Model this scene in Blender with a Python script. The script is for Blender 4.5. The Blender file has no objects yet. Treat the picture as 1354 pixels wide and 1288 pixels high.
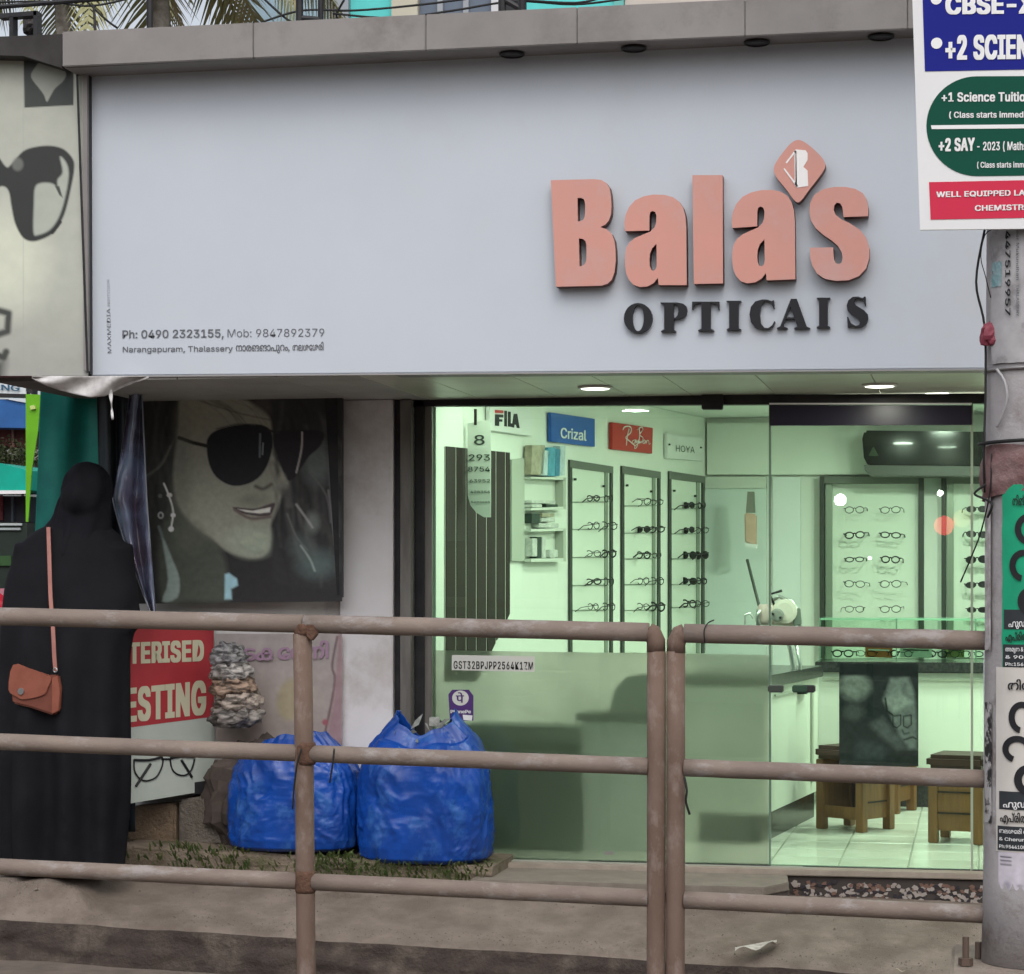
import bpy, bmesh, math, random
import numpy as np
from mathutils import Vector, noise
random.seed(7)
R = math.radians
scene = bpy.context.scene
COL = scene.collection

# ------------------------------------------------------------------ camera
FPX, CX, YH, ZC = 3000.0, 677.0, 770.0, 1.24
TH = R(11.55)
cd = bpy.data.cameras.new('camera')
cam = bpy.data.objects.new('camera', cd)
COL.objects.link(cam)
cam.location = (0, 0, ZC)
cam.rotation_euler = (R(90), 0, TH)
cd.sensor_width = 36
cd.lens = FPX / 1354 * 36
cd.shift_y = (YH - 644) / 1354
cd.clip_end = 500
scene.camera = cam

# ------------------------------------------------------------------ world, sun, exposure
w = bpy.data.worlds.new('World')
scene.world = w
w.use_nodes = True
nt = w.node_tree
bg = nt.nodes['Background']
sky = nt.nodes.new('ShaderNodeTexSky')
sky.sky_type = 'NISHITA'
sky.sun_disc = False
sky.sun_elevation = R(48)
sky.sun_rotation = R(160)
sky.air_density = 1.0
sky.dust_density = 4.0
hs = nt.nodes.new('ShaderNodeHueSaturation')
hs.inputs['Saturation'].default_value = 0.35
nt.links.new(sky.outputs[0], hs.inputs['Color'])
nt.links.new(hs.outputs[0], bg.inputs['Color'])
bg.inputs['Strength'].default_value = 0.15
sd = bpy.data.lights.new('sun', 'SUN')
sd.energy = 0.9
sd.angle = R(70)
sd.color = (.97, 0.98, 1.0)
sun = bpy.data.objects.new('sun', sd)
COL.objects.link(sun)
sun.rotation_euler = (R(42), 0, R(-20))
scene.view_settings.view_transform = 'Standard'
scene.view_settings.look = 'None'
scene.view_settings.exposure = 0.25
scene.view_settings.gamma = 1.0
scene.cycles.use_denoising = True
scene.cycles.max_bounces = 10
scene.cycles.transparent_max_bounces = 16
scene.cycles.sample_clamp_indirect = 6

# ------------------------------------------------------------------ helpers
def s2l(c):
    return tuple(((v / 255) / 12.92 if v <= 10 else (((v / 255) + 0.055) / 1.055) ** 2.4) for v in c)

FW = Vector((-math.sin(TH), math.cos(TH), 0))
RT = Vector((math.cos(TH), math.sin(TH), 0))
UP = Vector((0, 0, 1))
CAMP = Vector((0, 0, ZC))

def ray(px, py):
    return FW + RT * ((px - CX) / FPX) + UP * ((YH - py) / FPX)

def P(px, py, Y):
    d = ray(px, py)
    return CAMP + d * (Y / d.y)

def PZ(px, py, z):
    d = ray(px, py)
    return CAMP + d * ((z - ZC) / d.z)

def XA(px, Y):
    return P(px, YH, Y).x

def ZA(px, py, Y):
    return P(px, py, Y).z

class Plane:
    """vertical (or any) plane given by a point and a normal towards the viewer"""
    def __init__(s, p, n):
        s.p = Vector(p); s.n = Vector(n).normalized()
    def hit(s, px, py, off=0.0):
        d = ray(px, py)
        q = s.p
        t = (q - CAMP).dot(s.n) / d.dot(s.n)
        return CAMP + d * t + s.n * off

def PY(Y):
    return Plane((0, Y, 0), (0, -1, 0))

def PL(a, b):
    """vertical plane through two ground points, normal towards the camera side"""
    a = Vector((a[0], a[1], 0)); b = Vector((b[0], b[1], 0))
    d = b - a
    n = Vector((d.y, -d.x, 0))
    if n.dot(Vector((0, 0, 0)) - a) < 0:
        n = -n
    return Plane(a, n)

ORG = {}
def tag(o, label=None, cat=None, group=None, kind=None):
    if label: o['label'] = label
    if cat: o['category'] = cat
    if group: o['group'] = group
    if kind: o['kind'] = kind
    return o

def thing(name, label, cat, loc=(0, 0, 0), group=None):
    o = bpy.data.objects.new(name, None)
    COL.objects.link(o)
    o.location = loc
    o.empty_display_size = 0.1
    ORG[o.name] = Vector(loc)
    tag(o, label, cat, group)
    return o

def finish(name, me, mat, parent=None, smooth=False, loc=None):
    o = bpy.data.objects.new(name, me)
    COL.objects.link(o)
    if parent is not None:
        org = ORG[parent.name]
        o.parent = parent
        ORG[o.name] = org
    else:
        n = len(me.vertices)
        co = np.empty(n * 3, dtype=np.float32)
        me.vertices.foreach_get('co', co)
        co = co.reshape(-1, 3)
        mn, mx = co.min(0), co.max(0)
        org = Vector(((mn[0] + mx[0]) / 2, (mn[1] + mx[1]) / 2, mn[2])) if loc is None else Vector(loc)
        o.location = org
        ORG[o.name] = org
    for v in me.vertices:
        v.co -= org
    mats = mat if isinstance(mat, (list, tuple)) else [mat]
    me.materials.clear()
    for m in mats: me.materials.append(m)
    if smooth:
        for p in me.polygons: p.use_smooth = True
    me.update()
    return o

class MB:
    def __init__(s):
        s.v = []; s.f = []
    def add(s, vs, fs):
        k = len(s.v)
        s.v += [Vector(v) for v in vs]
        s.f += [tuple(i + k for i in f) for f in fs]
        return s
    def box(s, a, b):
        x0, y0, z0 = a; x1, y1, z1 = b
        return s.add([(x0,y0,z0),(x1,y0,z0),(x1,y1,z0),(x0,y1,z0),(x0,y0,z1),(x1,y0,z1),(x1,y1,z1),(x0,y1,z1)],
                     [(0,3,2,1),(4,5,6,7),(0,1,5,4),(1,2,6,5),(2,3,7,6),(3,0,4,7)])
    def obox(s, o, ux, uy, uz):
        """box from a corner and three edge vectors"""
        o = Vector(o); ux = Vector(ux); uy = Vector(uy); uz = Vector(uz)
        return s.add([o,o+ux,o+ux+uy,o+uy,o+uz,o+ux+uz,o+ux+uy+uz,o+uy+uz],
                     [(0,3,2,1),(4,5,6,7),(0,1,5,4),(1,2,6,5),(2,3,7,6),(3,0,4,7)])
    def prism(s, front, back):
        n = len(front)
        fs = [tuple(range(n)), tuple(range(2*n-1, n-1, -1))]
        for i in range(n):
            j = (i + 1) % n
            fs.append((i, i + n, j + n, j))
        return s.add(list(front) + list(back), fs)
    def slab(s, pl, poly, o=0.0, t=0.01):
        """polygon given in picture points, laid on plane pl: front face at offset o, back face t behind"""
        fr = [pl.hit(x, y) for x, y in poly]
        return s.prism([p + pl.n * o for p in fr], [p + pl.n * (o - t) for p in fr])
    def tube(s, pts, r, n=10, caps=True):
        pts = [Vector(p) for p in pts]
        rs = r if isinstance(r, (list, tuple)) else [r] * len(pts)
        k = len(s.v); m = len(pts)
        t0 = (pts[1] - pts[0]).normalized()
        ref = Vector((0, 0, 1)) if abs(t0.z) < 0.9 else Vector((1, 0, 0))
        a = t0.cross(ref).normalized()
        for i in range(m):
            if i == 0: t = pts[1] - pts[0]
            elif i == m - 1: t = pts[-1] - pts[-2]
            else: t = (pts[i+1] - pts[i]).normalized() + (pts[i] - pts[i-1]).normalized()
            t.normalize()
            a = (a - t * a.dot(t))
            if a.length < 1e-6: a = t.orthogonal()
            a.normalize()
            b = t.cross(a)
            for j in range(n):
                q = 2 * math.pi * j / n
                s.v.append(pts[i] + (a * math.cos(q) + b * math.sin(q)) * rs[i])
        for i in range(m - 1):
            for j in range(n):
                j2 = (j + 1) % n
                s.f.append((k+i*n+j, k+i*n+j2, k+(i+1)*n+j2, k+(i+1)*n+j))
        if caps:
            s.f.append(tuple(k + j for j in reversed(range(n))))
            s.f.append(tuple(k + (m-1)*n + j for j in range(n)))
        return s
    def lathe(s, c, prof, n=20, sx=1, sy=1):
        """prof: list of (r, z)"""
        c = Vector(c); k = len(s.v); m = len(prof)
        for r, z in prof:
            for j in range(n):
                q = 2 * math.pi * j / n
                s.v.append(c + Vector((r * math.cos(q) * sx, r * math.sin(q) * sy, z)))
        for i in range(m - 1):
            for j in range(n):
                j2 = (j + 1) % n
                s.f.append((k+i*n+j, k+i*n+j2, k+(i+1)*n+j2, k+(i+1)*n+j))
        s.f.append(tuple(k + j for j in reversed(range(n))))
        s.f.append(tuple(k + (m-1)*n + j for j in range(n)))
        return s
    def grid(s, fn, nu, nv):
        k = len(s.v)
        for j in range(nv + 1):
            for i in range(nu + 1):
                s.v.append(Vector(fn(i / nu, j / nv)))
        for j in range(nv):
            for i in range(nu):
                a = k + j * (nu + 1) + i
                s.f.append((a, a + 1, a + nu + 2, a + nu + 1))
        return s
    def mesh(s, name, bevel=0.0, recalc=True, seg=2):
        me = bpy.data.meshes.new(name)
        bm = bmesh.new()
        vs = [bm.verts.new(v) for v in s.v]
        for f in s.f:
            try: bm.faces.new([vs[i] for i in f])
            except ValueError: pass
        if recalc: bmesh.ops.recalc_face_normals(bm, faces=bm.faces)
        if bevel > 0:
            es = [e for e in bm.edges if len(e.link_faces) == 2 and e.calc_face_angle(0) > 0.5]
            bmesh.ops.bevel(bm, geom=es, offset=bevel, segments=seg, affect='EDGES', clamp_overlap=True)
        bm.to_mesh(me); bm.free()
        return me
    def build(s, name, mat, parent=None, smooth=False, bevel=0.0, recalc=True, loc=None, seg=2):
        return finish(name, s.mesh(name, bevel, recalc, seg), mat, parent, smooth, loc)

# ---- materials
MATS = {}
def mat(name, c, rough=0.6, metal=0.0, c2=None, scale=6.0, bump=0.0, bscale=60.0, detail=5, spec=0.3, coat=0.0,
        fmin=0.35, fmax=0.65, stretch=None, emit=None, estr=0.0, c3=None, scale3=1.5, trans=0.0, alpha=1.0):
    if name in MATS: return MATS[name]
    m = bpy.data.materials.new(name); m.use_nodes = True
    nt = m.node_tree; b = nt.nodes['Principled BSDF']
    L = nt.links.new
    b.inputs['Roughness'].default_value = rough
    b.inputs['Metallic'].default_value = metal
    b.inputs['Specular IOR Level'].default_value = spec
    b.inputs['Coat Weight'].default_value = coat
    b.inputs['Transmission Weight'].default_value = trans
    b.inputs['Alpha'].default_value = alpha
    c = tuple(c)[:3] + (1,)
    b.inputs['Base Color'].default_value = c
    tc = nt.nodes.new('ShaderNodeTexCoord')
    vec = tc.outputs['Object']
    if stretch:
        mp = nt.nodes.new('ShaderNodeMapping'); mp.inputs['Scale'].default_value = stretch
        L(vec, mp.inputs['Vector']); vec = mp.outputs[0]
    def nz(sc, det=detail, ro=0.6):
        n = nt.nodes.new('ShaderNodeTexNoise'); n.inputs['Scale'].default_value = sc
        n.inputs['Detail'].default_value = det; n.inputs['Roughness'].default_value = ro
        L(vec, n.inputs['Vector']); return n
    col = None
    if c2 is not None:
        n = nz(scale)
        mr = nt.nodes.new('ShaderNodeMapRange'); mr.inputs[1].default_value = fmin; mr.inputs[2].default_value = fmax
        L(n.outputs['Fac'], mr.inputs[0])
        mx = nt.nodes.new('ShaderNodeMix'); mx.data_type = 'RGBA'
        mx.inputs[6].default_value = c; mx.inputs[7].default_value = tuple(c2)[:3] + (1,)
        L(mr.outputs[0], mx.inputs[0]); col = mx.outputs[2]
        if c3 is not None:
            n3 = nz(scale3, 8, 0.7)
            m3 = nt.nodes.new('ShaderNodeMapRange'); m3.inputs[1].default_value = 0.52; m3.inputs[2].default_value = 0.66
            L(n3.outputs['Fac'], m3.inputs[0])
            x3 = nt.nodes.new('ShaderNodeMix'); x3.data_type = 'RGBA'
            L(col, x3.inputs[6]); x3.inputs[7].default_value = tuple(c3)[:3] + (1,)
            L(m3.outputs[0], x3.inputs[0]); col = x3.outputs[2]
        L(col, b.inputs['Base Color'])
        rr = nt.nodes.new('ShaderNodeMapRange'); rr.inputs[3].default_value = max(0.02, rough - 0.12); rr.inputs[4].default_value = min(1, rough + 0.12)
        L(n.outputs['Fac'], rr.inputs[0]); L(rr.outputs[0], b.inputs['Roughness'])
    if bump > 0:
        nb = nz(bscale, 6, 0.65)
        bp = nt.nodes.new('ShaderNodeBump'); bp.inputs['Strength'].default_value = min(1, bump * 2); bp.inputs['Distance'].default_value = 0.02 * bump
        L(nb.outputs['Fac'], bp.inputs['Height']); L(bp.outputs[0], b.inputs['Normal'])
    if emit is not None:
        b.inputs['Emission Color'].default_value = tuple(emit)[:3] + (1,)
        b.inputs['Emission Strength'].default_value = estr
    MATS[name] = m
    return m

def printmat(name, rough=0.5, coat=0.0, emit=0.0, spec=0.25):
    if name in MATS: return MATS[name]
    m = bpy.data.materials.new(name); m.use_nodes = True
    nt = m.node_tree; b = nt.nodes['Principled BSDF']
    a = nt.nodes.new('ShaderNodeAttribute'); a.attribute_name = 'ink'
    nt.links.new(a.outputs['Color'], b.inputs['Base Color'])
    b.inputs['Roughness'].default_value = rough
    b.inputs['Specular IOR Level'].default_value = spec
    b.inputs['Coat Weight'].default_value = coat
    if emit > 0:
        nt.links.new(a.outputs['Color'], b.inputs['Emission Color'])
        b.inputs['Emission Strength'].default_value = emit
    MATS[name] = m
    return m

def glassmat(name, tint, gloss=0.9, rough=0.0):
    """thin sheet glass: tinted see-through plus fresnel reflection"""
    m = bpy.data.materials.new(name); m.use_nodes = True
    nt = m.node_tree; nt.nodes.clear(); N = nt.nodes.new; L = nt.links.new
    out = N('ShaderNodeOutputMaterial'); tr = N('ShaderNodeBsdfTransparent'); gl = N('ShaderNodeBsdfGlossy')
    fr = N('ShaderNodeFresnel'); mx = N('ShaderNodeMixShader'); mu = N('ShaderNodeMath'); mu.operation = 'MULTIPLY'
    tr.inputs[0].default_value = tuple(tint) + (1,)
    gl.inputs['Roughness'].default_value = rough
    fr.inputs['IOR'].default_value = 1.5
    mu.inputs[1].default_value = gloss
    L(fr.outputs[0], mu.inputs[0]); L(mu.outputs[0], mx.inputs[0]); L(tr.outputs[0], mx.inputs[1]); L(gl.outputs[0], mx.inputs[2])
    L(mx.outputs[0], out.inputs[0])
    return m

def frostmat(name, tint, body, see=0.4, vary=True):
    """frosted film: part see-through, part diffuse light passing through and scattering back"""
    m = bpy.data.materials.new(name); m.use_nodes = True
    nt = m.node_tree; nt.nodes.clear(); N = nt.nodes.new; L = nt.links.new
    out = N('ShaderNodeOutputMaterial'); tr = N('ShaderNodeBsdfRefraction'); tr.inputs['IOR'].default_value = 1.12; tr.inputs['Roughness'].default_value = .33; tl = N('ShaderNodeBsdfTranslucent'); df = N('ShaderNodeBsdfDiffuse')
    m1 = N('ShaderNodeMixShader'); m2 = N('ShaderNodeMixShader')
    tr.inputs[0].default_value = tuple(tint) + (1,)
    tl.inputs[0].default_value = tuple(body) + (1,)
    df.inputs[0].default_value = tuple(body) + (1,)
    m1.inputs[0].default_value = 0.25
    L(tl.outputs[0], m1.inputs[1]); L(df.outputs[0], m1.inputs[2])
    L(m1.outputs[0], m2.inputs[1]); L(tr.outputs[0], m2.inputs[2])
    if vary:
        tc = N('ShaderNodeTexCoord'); nz = N('ShaderNodeTexNoise'); nz.inputs['Scale'].default_value = 2.2; nz.inputs['Detail'].default_value = 4
        L(tc.outputs['Object'], nz.inputs['Vector'])
        mr = N('ShaderNodeMapRange'); mr.inputs[1].default_value = .3; mr.inputs[2].default_value = .7
        mr.inputs[3].default_value = see - .12; mr.inputs[4].default_value = see + .12
        L(nz.outputs['Fac'], mr.inputs[0]); L(mr.outputs[0], m2.inputs[0])
    else:
        m2.inputs[0].default_value = see
    L(m2.outputs[0], out.inputs[0])
    return m

# ---- ink canvas: flat print painted per vertex on a real sheet
class Canvas:
    def __init__(s, x0, y0, x1, y1, step, base):
        s.nx = max(2, int((x1 - x0) / step)); s.ny = max(2, int((y1 - y0) / step))
        s.x0, s.y0, s.x1, s.y1 = x0, y0, x1, y1
        gx, gy = np.meshgrid(np.linspace(x0, x1, s.nx + 1), np.linspace(y0, y1, s.ny + 1))
        s.X, s.Y = gx, gy
        s.C = np.zeros(gx.shape + (3,)); s.C[:] = s2l(base)
    def _mix(s, a, col):
        a = np.clip(a, 0, 1)[..., None]
        s.C = s.C * (1 - a) + np.array(s2l(col)) * a
    def _segd(s, p, q):
        px, py = p; qx, qy = q
        dx, dy = qx - px, qy - py
        l = dx * dx + dy * dy + 1e-9
        t = np.clip(((s.X - px) * dx + (s.Y - py) * dy) / l, 0, 1)
        return np.hypot(s.X - px - t * dx, s.Y - py - t * dy)
    def poly(s, pts, col, blur=3.0, a=1.0):
        ins = np.zeros(s.X.shape, bool); d = np.full(s.X.shape, 1e9)
        n = len(pts)
        for i in range(n):
            (x1, y1), (x2, y2) = pts[i], pts[(i + 1) % n]
            d = np.minimum(d, s._segd(pts[i], pts[(i + 1) % n]))
            if y1 != y2:
                c = ((y1 > s.Y) != (y2 > s.Y)) & (s.X < (x2 - x1) * (s.Y - y1) / (y2 - y1) + x1)
                ins ^= c
        sd = np.where(ins, d, -d)
        s._mix((sd / blur + 0.5) * 1.0 * a if a >= 1 else np.clip(sd / blur + 0.5, 0, 1) * a, col)
        return s
    def stroke(s, pts, wd, col, blur=3.0, a=1.0):
        d = np.full(s.X.shape, 1e9)
        for i in range(len(pts) - 1): d = np.minimum(d, s._segd(pts[i], pts[i + 1]))
        s._mix(np.clip((wd / 2 - d) / blur + 0.5, 0, 1) * a, col)
        return s
    def ell(s, cx, cy, rx, ry, col, blur=0.1, a=1.0, rot=0.0):
        c, n = math.cos(rot), math.sin(rot)
        u = ((s.X - cx) * c + (s.Y - cy) * n) / rx; v = (-(s.X - cx) * n + (s.Y - cy) * c) / ry
        d = np.hypot(u, v)
        s._mix(np.clip((1 - d) / blur + 0.5, 0, 1) * a, col)
        return s
    def grad(s, x0, y0, x1, y1, col, a=1.0):
        dx, dy = x1 - x0, y1 - y0
        t = ((s.X - x0) * dx + (s.Y - y0) * dy) / (dx * dx + dy * dy)
        s._mix(np.clip(t, 0, 1) * a, col)
        return s
    def grain(s, amt, sc=30.0, seed=0.0):
        f = np.zeros(s.X.shape)
        for j in range(f.shape[0]):
            for i in range(f.shape[1]):
                f[j, i] = noise.fractal(Vector((s.X[j, i] / sc, s.Y[j, i] / sc, seed)), 0.8, 2.0, 4)
        s.C = s.C * np.clip(1 + amt * f, 0.1, 3)[..., None]
        return s
    def mesh(s, place, gain=1.0):
        """place(x, y) -> world point"""
        me = bpy.data.meshes.new('print')
        H, W = s.X.shape
        vs = [place(s.X[j, i], s.Y[j, i]) for j in range(H) for i in range(W)]
        fs = [(j*W+i, j*W+i+1, (j+1)*W+i+1, (j+1)*W+i) for j in range(H-1) for i in range(W-1)]
        me.from_pydata(vs, [], fs)
        at = me.attributes.new('ink', 'FLOAT_COLOR', 'POINT')
        c = np.ones((H * W, 4), dtype=np.float32)
        c[:, :3] = np.clip(s.C.reshape(-1, 3) * gain, 0.002, 0.9)
        at.data.foreach_set('color', c.ravel())
        return me

# ---- lettering
FONT = None
try:
    import os
    FONT = bpy.data.fonts.load(os.path.join(bpy.utils.resource_path('LOCAL'), 'datafiles', 'fonts', 'Inter.woff2'))
except Exception:
    FONT = None
def textmesh(body, bold=0.0, spacing=1.0, font='sans'):
    if any(ord(ch) > 0x900 for ch in body): font = 'builtin'
    cu = bpy.data.curves.new('t', 'FONT'); cu.body = body; cu.space_character = spacing
    cu.resolution_u = 4
    if FONT is not None and font == 'sans': cu.font = FONT
    o = bpy.data.objects.new('t', cu); COL.objects.link(o)
    dg = bpy.context.evaluated_depsgraph_get()
    me = bpy.data.meshes.new_from_object(o.evaluated_get(dg))
    bpy.data.objects.remove(o); bpy.data.curves.remove(cu)
    return me

def text(body, x0, y0, x1, y1, h, place, m, parent, name='lettering', bold=0.0, spacing=1.0, hdir=None, font='sans', off=0.002, cap=0.73):
    """lettering whose baseline runs (x0,y0)->(x1,y1) and whose capitals are h tall; place(x,y,off) lays it on a surface"""
    me = textmesh(body, bold, spacing, font)
    if not me.vertices: return None
    xs = [v.co.x for v in me.vertices]
    a, b = min(xs), max(xs)
    if hdir is None: hdir = (0, -1)
    bx, by = bold if isinstance(bold, tuple) else (bold, bold * .5)
    vs = [tuple(v.co) for v in me.vertices]; fs = [tuple(p.vertices) for p in me.polygons]
    sh = [(0, 0)]
    if bx > 0:
        k_ = max(1, int(math.ceil(bx / .03)))
        sh = [(bx * i / k_, sy * by) for i in range(-k_, k_ + 1) for sy in (-1, 1)]
    V, F = [], []
    for si, (sx, sy) in enumerate(sh):
        n0 = len(V)
        for (x, y, z) in vs:
            t = (x + sx - a + bx) / (b - a + 2 * bx); k = (y + sy) / cap * h
            V.append(place(x0 + (x1 - x0) * t + hdir[0] * k, y0 + (y1 - y0) * t + hdir[1] * k, off + .00012 * si))
        F += [tuple(i + n0 for i in f) for f in fs]
    me2 = bpy.data.meshes.new(name); me2.from_pydata(V, [], F)
    return finish(name, me2, m, parent)

def bez(pts, n=5):
    """closed smooth outline (Catmull-Rom) through the points"""
    out = []
    N = len(pts)
    for i in range(N):
        p0, p1, p2, p3 = pts[i-1], pts[i], pts[(i+1) % N], pts[(i+2) % N]
        for k in range(n):
            t = k / n
            out.append(tuple(0.5 * (2*p1[c] + (p2[c]-p0[c])*t + (2*p0[c]-5*p1[c]+4*p2[c]-p3[c])*t*t + (3*p1[c]-p0[c]-3*p2[c]+p3[c])*t**3) for c in (0, 1)))
    return out

def curve2(pts, n=5):
    """open smooth line through 2D or 3D points"""
    out = []; N = len(pts); D = len(pts[0])
    for i in range(N - 1):
        p0 = pts[max(i-1, 0)]; p1 = pts[i]; p2 = pts[i+1]; p3 = pts[min(i+2, N-1)]
        for k in range(n):
            t = k / n
            out.append(tuple(0.5 * (2*p1[c] + (p2[c]-p0[c])*t + (2*p0[c]-5*p1[c]+4*p2[c]-p3[c])*t*t + (3*p1[c]-p0[c]-3*p2[c]+p3[c])*t**3) for c in range(D)))
    out.append(tuple(pts[-1]))
    return out

def solid_outline(name, outer, holes, pl, o, t, m, parent, bevel=0.0):
    """a raised letter: outline with holes in picture points, front at offset o, thickness t"""
    cu = bpy.data.curves.new('c', 'CURVE'); cu.dimensions = '2D'; cu.fill_mode = 'BOTH'; cu.extrude = 0.5
    for lp in [outer] + list(holes):
        sp = cu.splines.new('POLY'); sp.points.add(len(lp) - 1); sp.use_cyclic_u = True
        for i, (x, y) in enumerate(lp): sp.points[i].co = (x, -y, 0, 1)
    ob = bpy.data.objects.new('c', cu); COL.objects.link(ob)
    dg = bpy.context.evaluated_depsgraph_get()
    me = bpy.data.meshes.new_from_object(ob.evaluated_get(dg))
    bpy.data.objects.remove(ob); bpy.data.curves.remove(cu)
    for v in me.vertices:
        zz = v.co.z
        v.co = pl.hit(v.co.x, -v.co.y, o if zz > 0 else o - t)
    return finish(name, me, m, parent)
# ------------------------------------------------------------------ materials
M = {}
M['pave'] = mat('pavement', (.165,.133,.110), .9, c2=(.26,.215,.18), scale=5, bump=.5, bscale=140, c3=(.15,.118,.095), scale3=2.3)
M['kerb'] = mat('kerb', (.05,.038,.033), .95, c2=(.085,.066,.056), scale=7, bump=.7, bscale=60, c3=(.135,.11,.09), scale3=3.5)
M['road'] = mat('road', (.15,.125,.105), .95, c2=(.22,.18,.15), scale=9, bump=.7, bscale=120)
M['slab'] = mat('stone_slab', (.26,.22,.18), .75, c2=(.34,.29,.24), scale=8, bump=.25, bscale=90)
M['white_acp'] = mat('white_panel', (.51,.545,.60), .42, c2=(.485,.525,.58), scale=1.6, c3=(.49,.515,.55), scale3=.9, spec=.3)
M['grey_acp'] = mat('grey_panel', (.25,.235,.225), .55, c2=(.205,.192,.185), scale=3, bump=.08, bscale=50, c3=(.18,.165,.155), scale3=2)
M['dark_metal'] = mat('dark_metal', (.018,.018,.022), .45, metal=.3, c2=(.035,.033,.033), scale=9)
M['soffit'] = mat('soffit_panel', (.60,.60,.50), .35, c2=(.48,.49,.40), scale=2.2, spec=.5)
M['pillar'] = mat('pillar_paint', (.68,.66,.68), .6, c2=(.60,.575,.58), scale=2.5, bump=.06, bscale=25, c3=(.45,.41,.40), scale3=1.2)
M['shutter'] = mat('shutter_track', (.20,.19,.175), .5, metal=.4, c2=(.13,.12,.11), scale=14, stretch=(1,1,.2))
M['iwall'] = mat('interior_paint', (.78,.80,.74), .55, c2=(.74,.76,.70), scale=1.5)
M['ceil'] = mat('ceiling_paint', (.78,.80,.76), .6)
M['black'] = mat('black_plastic', (.012,.012,.014), .3, c2=(.02,.02,.022), scale=8)
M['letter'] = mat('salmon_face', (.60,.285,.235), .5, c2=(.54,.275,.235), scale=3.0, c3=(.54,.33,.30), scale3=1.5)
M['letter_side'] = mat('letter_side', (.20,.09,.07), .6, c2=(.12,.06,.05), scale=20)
M['blackletter'] = mat('black_letter', (.012,.012,.016), .4)
M['print_grey'] = mat('print_grey', (.13,.135,.15), .5)
M['print_pale'] = mat('print_pale', (.34,.35,.37), .5)
M['white'] = mat('white_print', (.75,.75,.75), .5)
M['black_print'] = mat('black_print', (.015,.015,.018), .55)
M['rust'] = mat('rusty_pipe', (.17,.118,.092), .75, c2=(.135,.088,.066), scale=7, bump=.2, bscale=160, c3=(.23,.18,.155), scale3=11, stretch=(1,1,.5))
M['pipe'] = mat('worn_pipe', (.23,.182,.15), .7, c2=(.175,.138,.118), scale=8, bump=.2, bscale=170, c3=(.29,.26,.245), scale3=14, stretch=(.5,1,1))
M['chrome'] = mat('steel', (.5,.5,.5), .3, metal=.9)
M['wood'] = mat('varnished_wood', (.22,.105,.042), .4, c2=(.15,.07,.028), scale=4, stretch=(8,8,.8), bump=.05)
M['dwood'] = mat('dark_strip', (.020,.012,.010), .6, c2=(.028,.018,.015), scale=5, stretch=(6,6,.5))
M['glass_edge'] = mat('glass_edge', (.12,.20,.15), .2)
M['stonetop'] = mat('dark_granite', (.02,.02,.022), .2, c2=(.05,.05,.05), scale=60)
M['tile'] = mat('floor_tile', (.68,.68,.62), .22, c2=(.53,.53,.47), scale=5)
M['grout'] = mat('grout', (.30,.30,.26), .8)
M['cblock'] = mat('cinder_block', (.25,.18,.12), .95, c2=(.17,.12,.085), scale=9, bump=.8, bscale=60)
M['cblock2'] = mat('grey_block', (.14,.12,.10), .95, c2=(.19,.165,.14), scale=9, bump=.8, bscale=60)
M['bulb'] = mat('lit_diffuser', (.9,.9,.85), .5, emit=(1.0,1.0,.86), estr=4)

# ------------------------------------------------------------------ SETTING
def zback(X): return -.130 - .0171 * (X - .03)
def zfront(X): return -.166 - .0283 * (X + 4.0)
KY = 8.9
rng = random.Random(3)
def pavez(X, Y):
    t = min(1.0, (Y - KY) / (9.5 - KY))
    z = zfront(X) * (1 - t) + zback(X) * t
    sx = max(0, min(1, (-3.60 - X) / .22)); sy = max(0, min(1, (Y - 8.93) / .12))
    sx = sx * sx * (3 - 2 * sx); sy = sy * sy * (3 - 2 * sy)
    z = z + (-.024 - z) * sx * sy
    return z + .006 * noise.noise(Vector((X * 3, Y * 3, 0))) + .003 * noise.noise(Vector((X * 11, Y * 11, 4)))
def kedge(X): return KY + .02 * noise.noise(Vector((X * 2.3, 0, 0))) + .008 * noise.noise(Vector((X * 9, 3, 0)))
b = MB()
def f(u, v):
    X = -7 + 11 * u; y0 = kedge(X)
    Y = y0 + (10.02 - y0) * v
    return (X, Y, pavez(X, Y) if v > 0 else pavez(X, Y) - .012)
b.grid(f, 220, 26)
tag(b.build('pavement', M['pave'], smooth=True), kind='structure')
b = MB()
def f(u, v):
    X = -7 + 11 * u; Y = kedge(X)
    z1 = pavez(X, Y) - .012; z0 = zfront(X) - .19
    d = .02 * noise.noise(Vector((X * 4, v * 3, 9))) + .012 * noise.noise(Vector((X * 15, v * 6, 5)))
    return (X, Y - .03 * (1 - v) + (d * math.sin(math.pi * v)), z0 + (z1 - z0) * v)
b.grid(f, 300, 14)
tag(b.build('kerb', M['kerb'], smooth=True), kind='structure')
b = MB()
def rz(X): return zfront(X) - .172
def f(u, v):
    X = -7 + 11 * u; Y = KY + .03 - 1.6 * v
    return (X, Y, rz(X) + .008 * noise.noise(Vector((X * 5, Y * 5, 1))) - .02 * v)
b.grid(f, 120, 30)
tag(b.build('gutter', M['road'], smooth=True), kind='structure')
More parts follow.
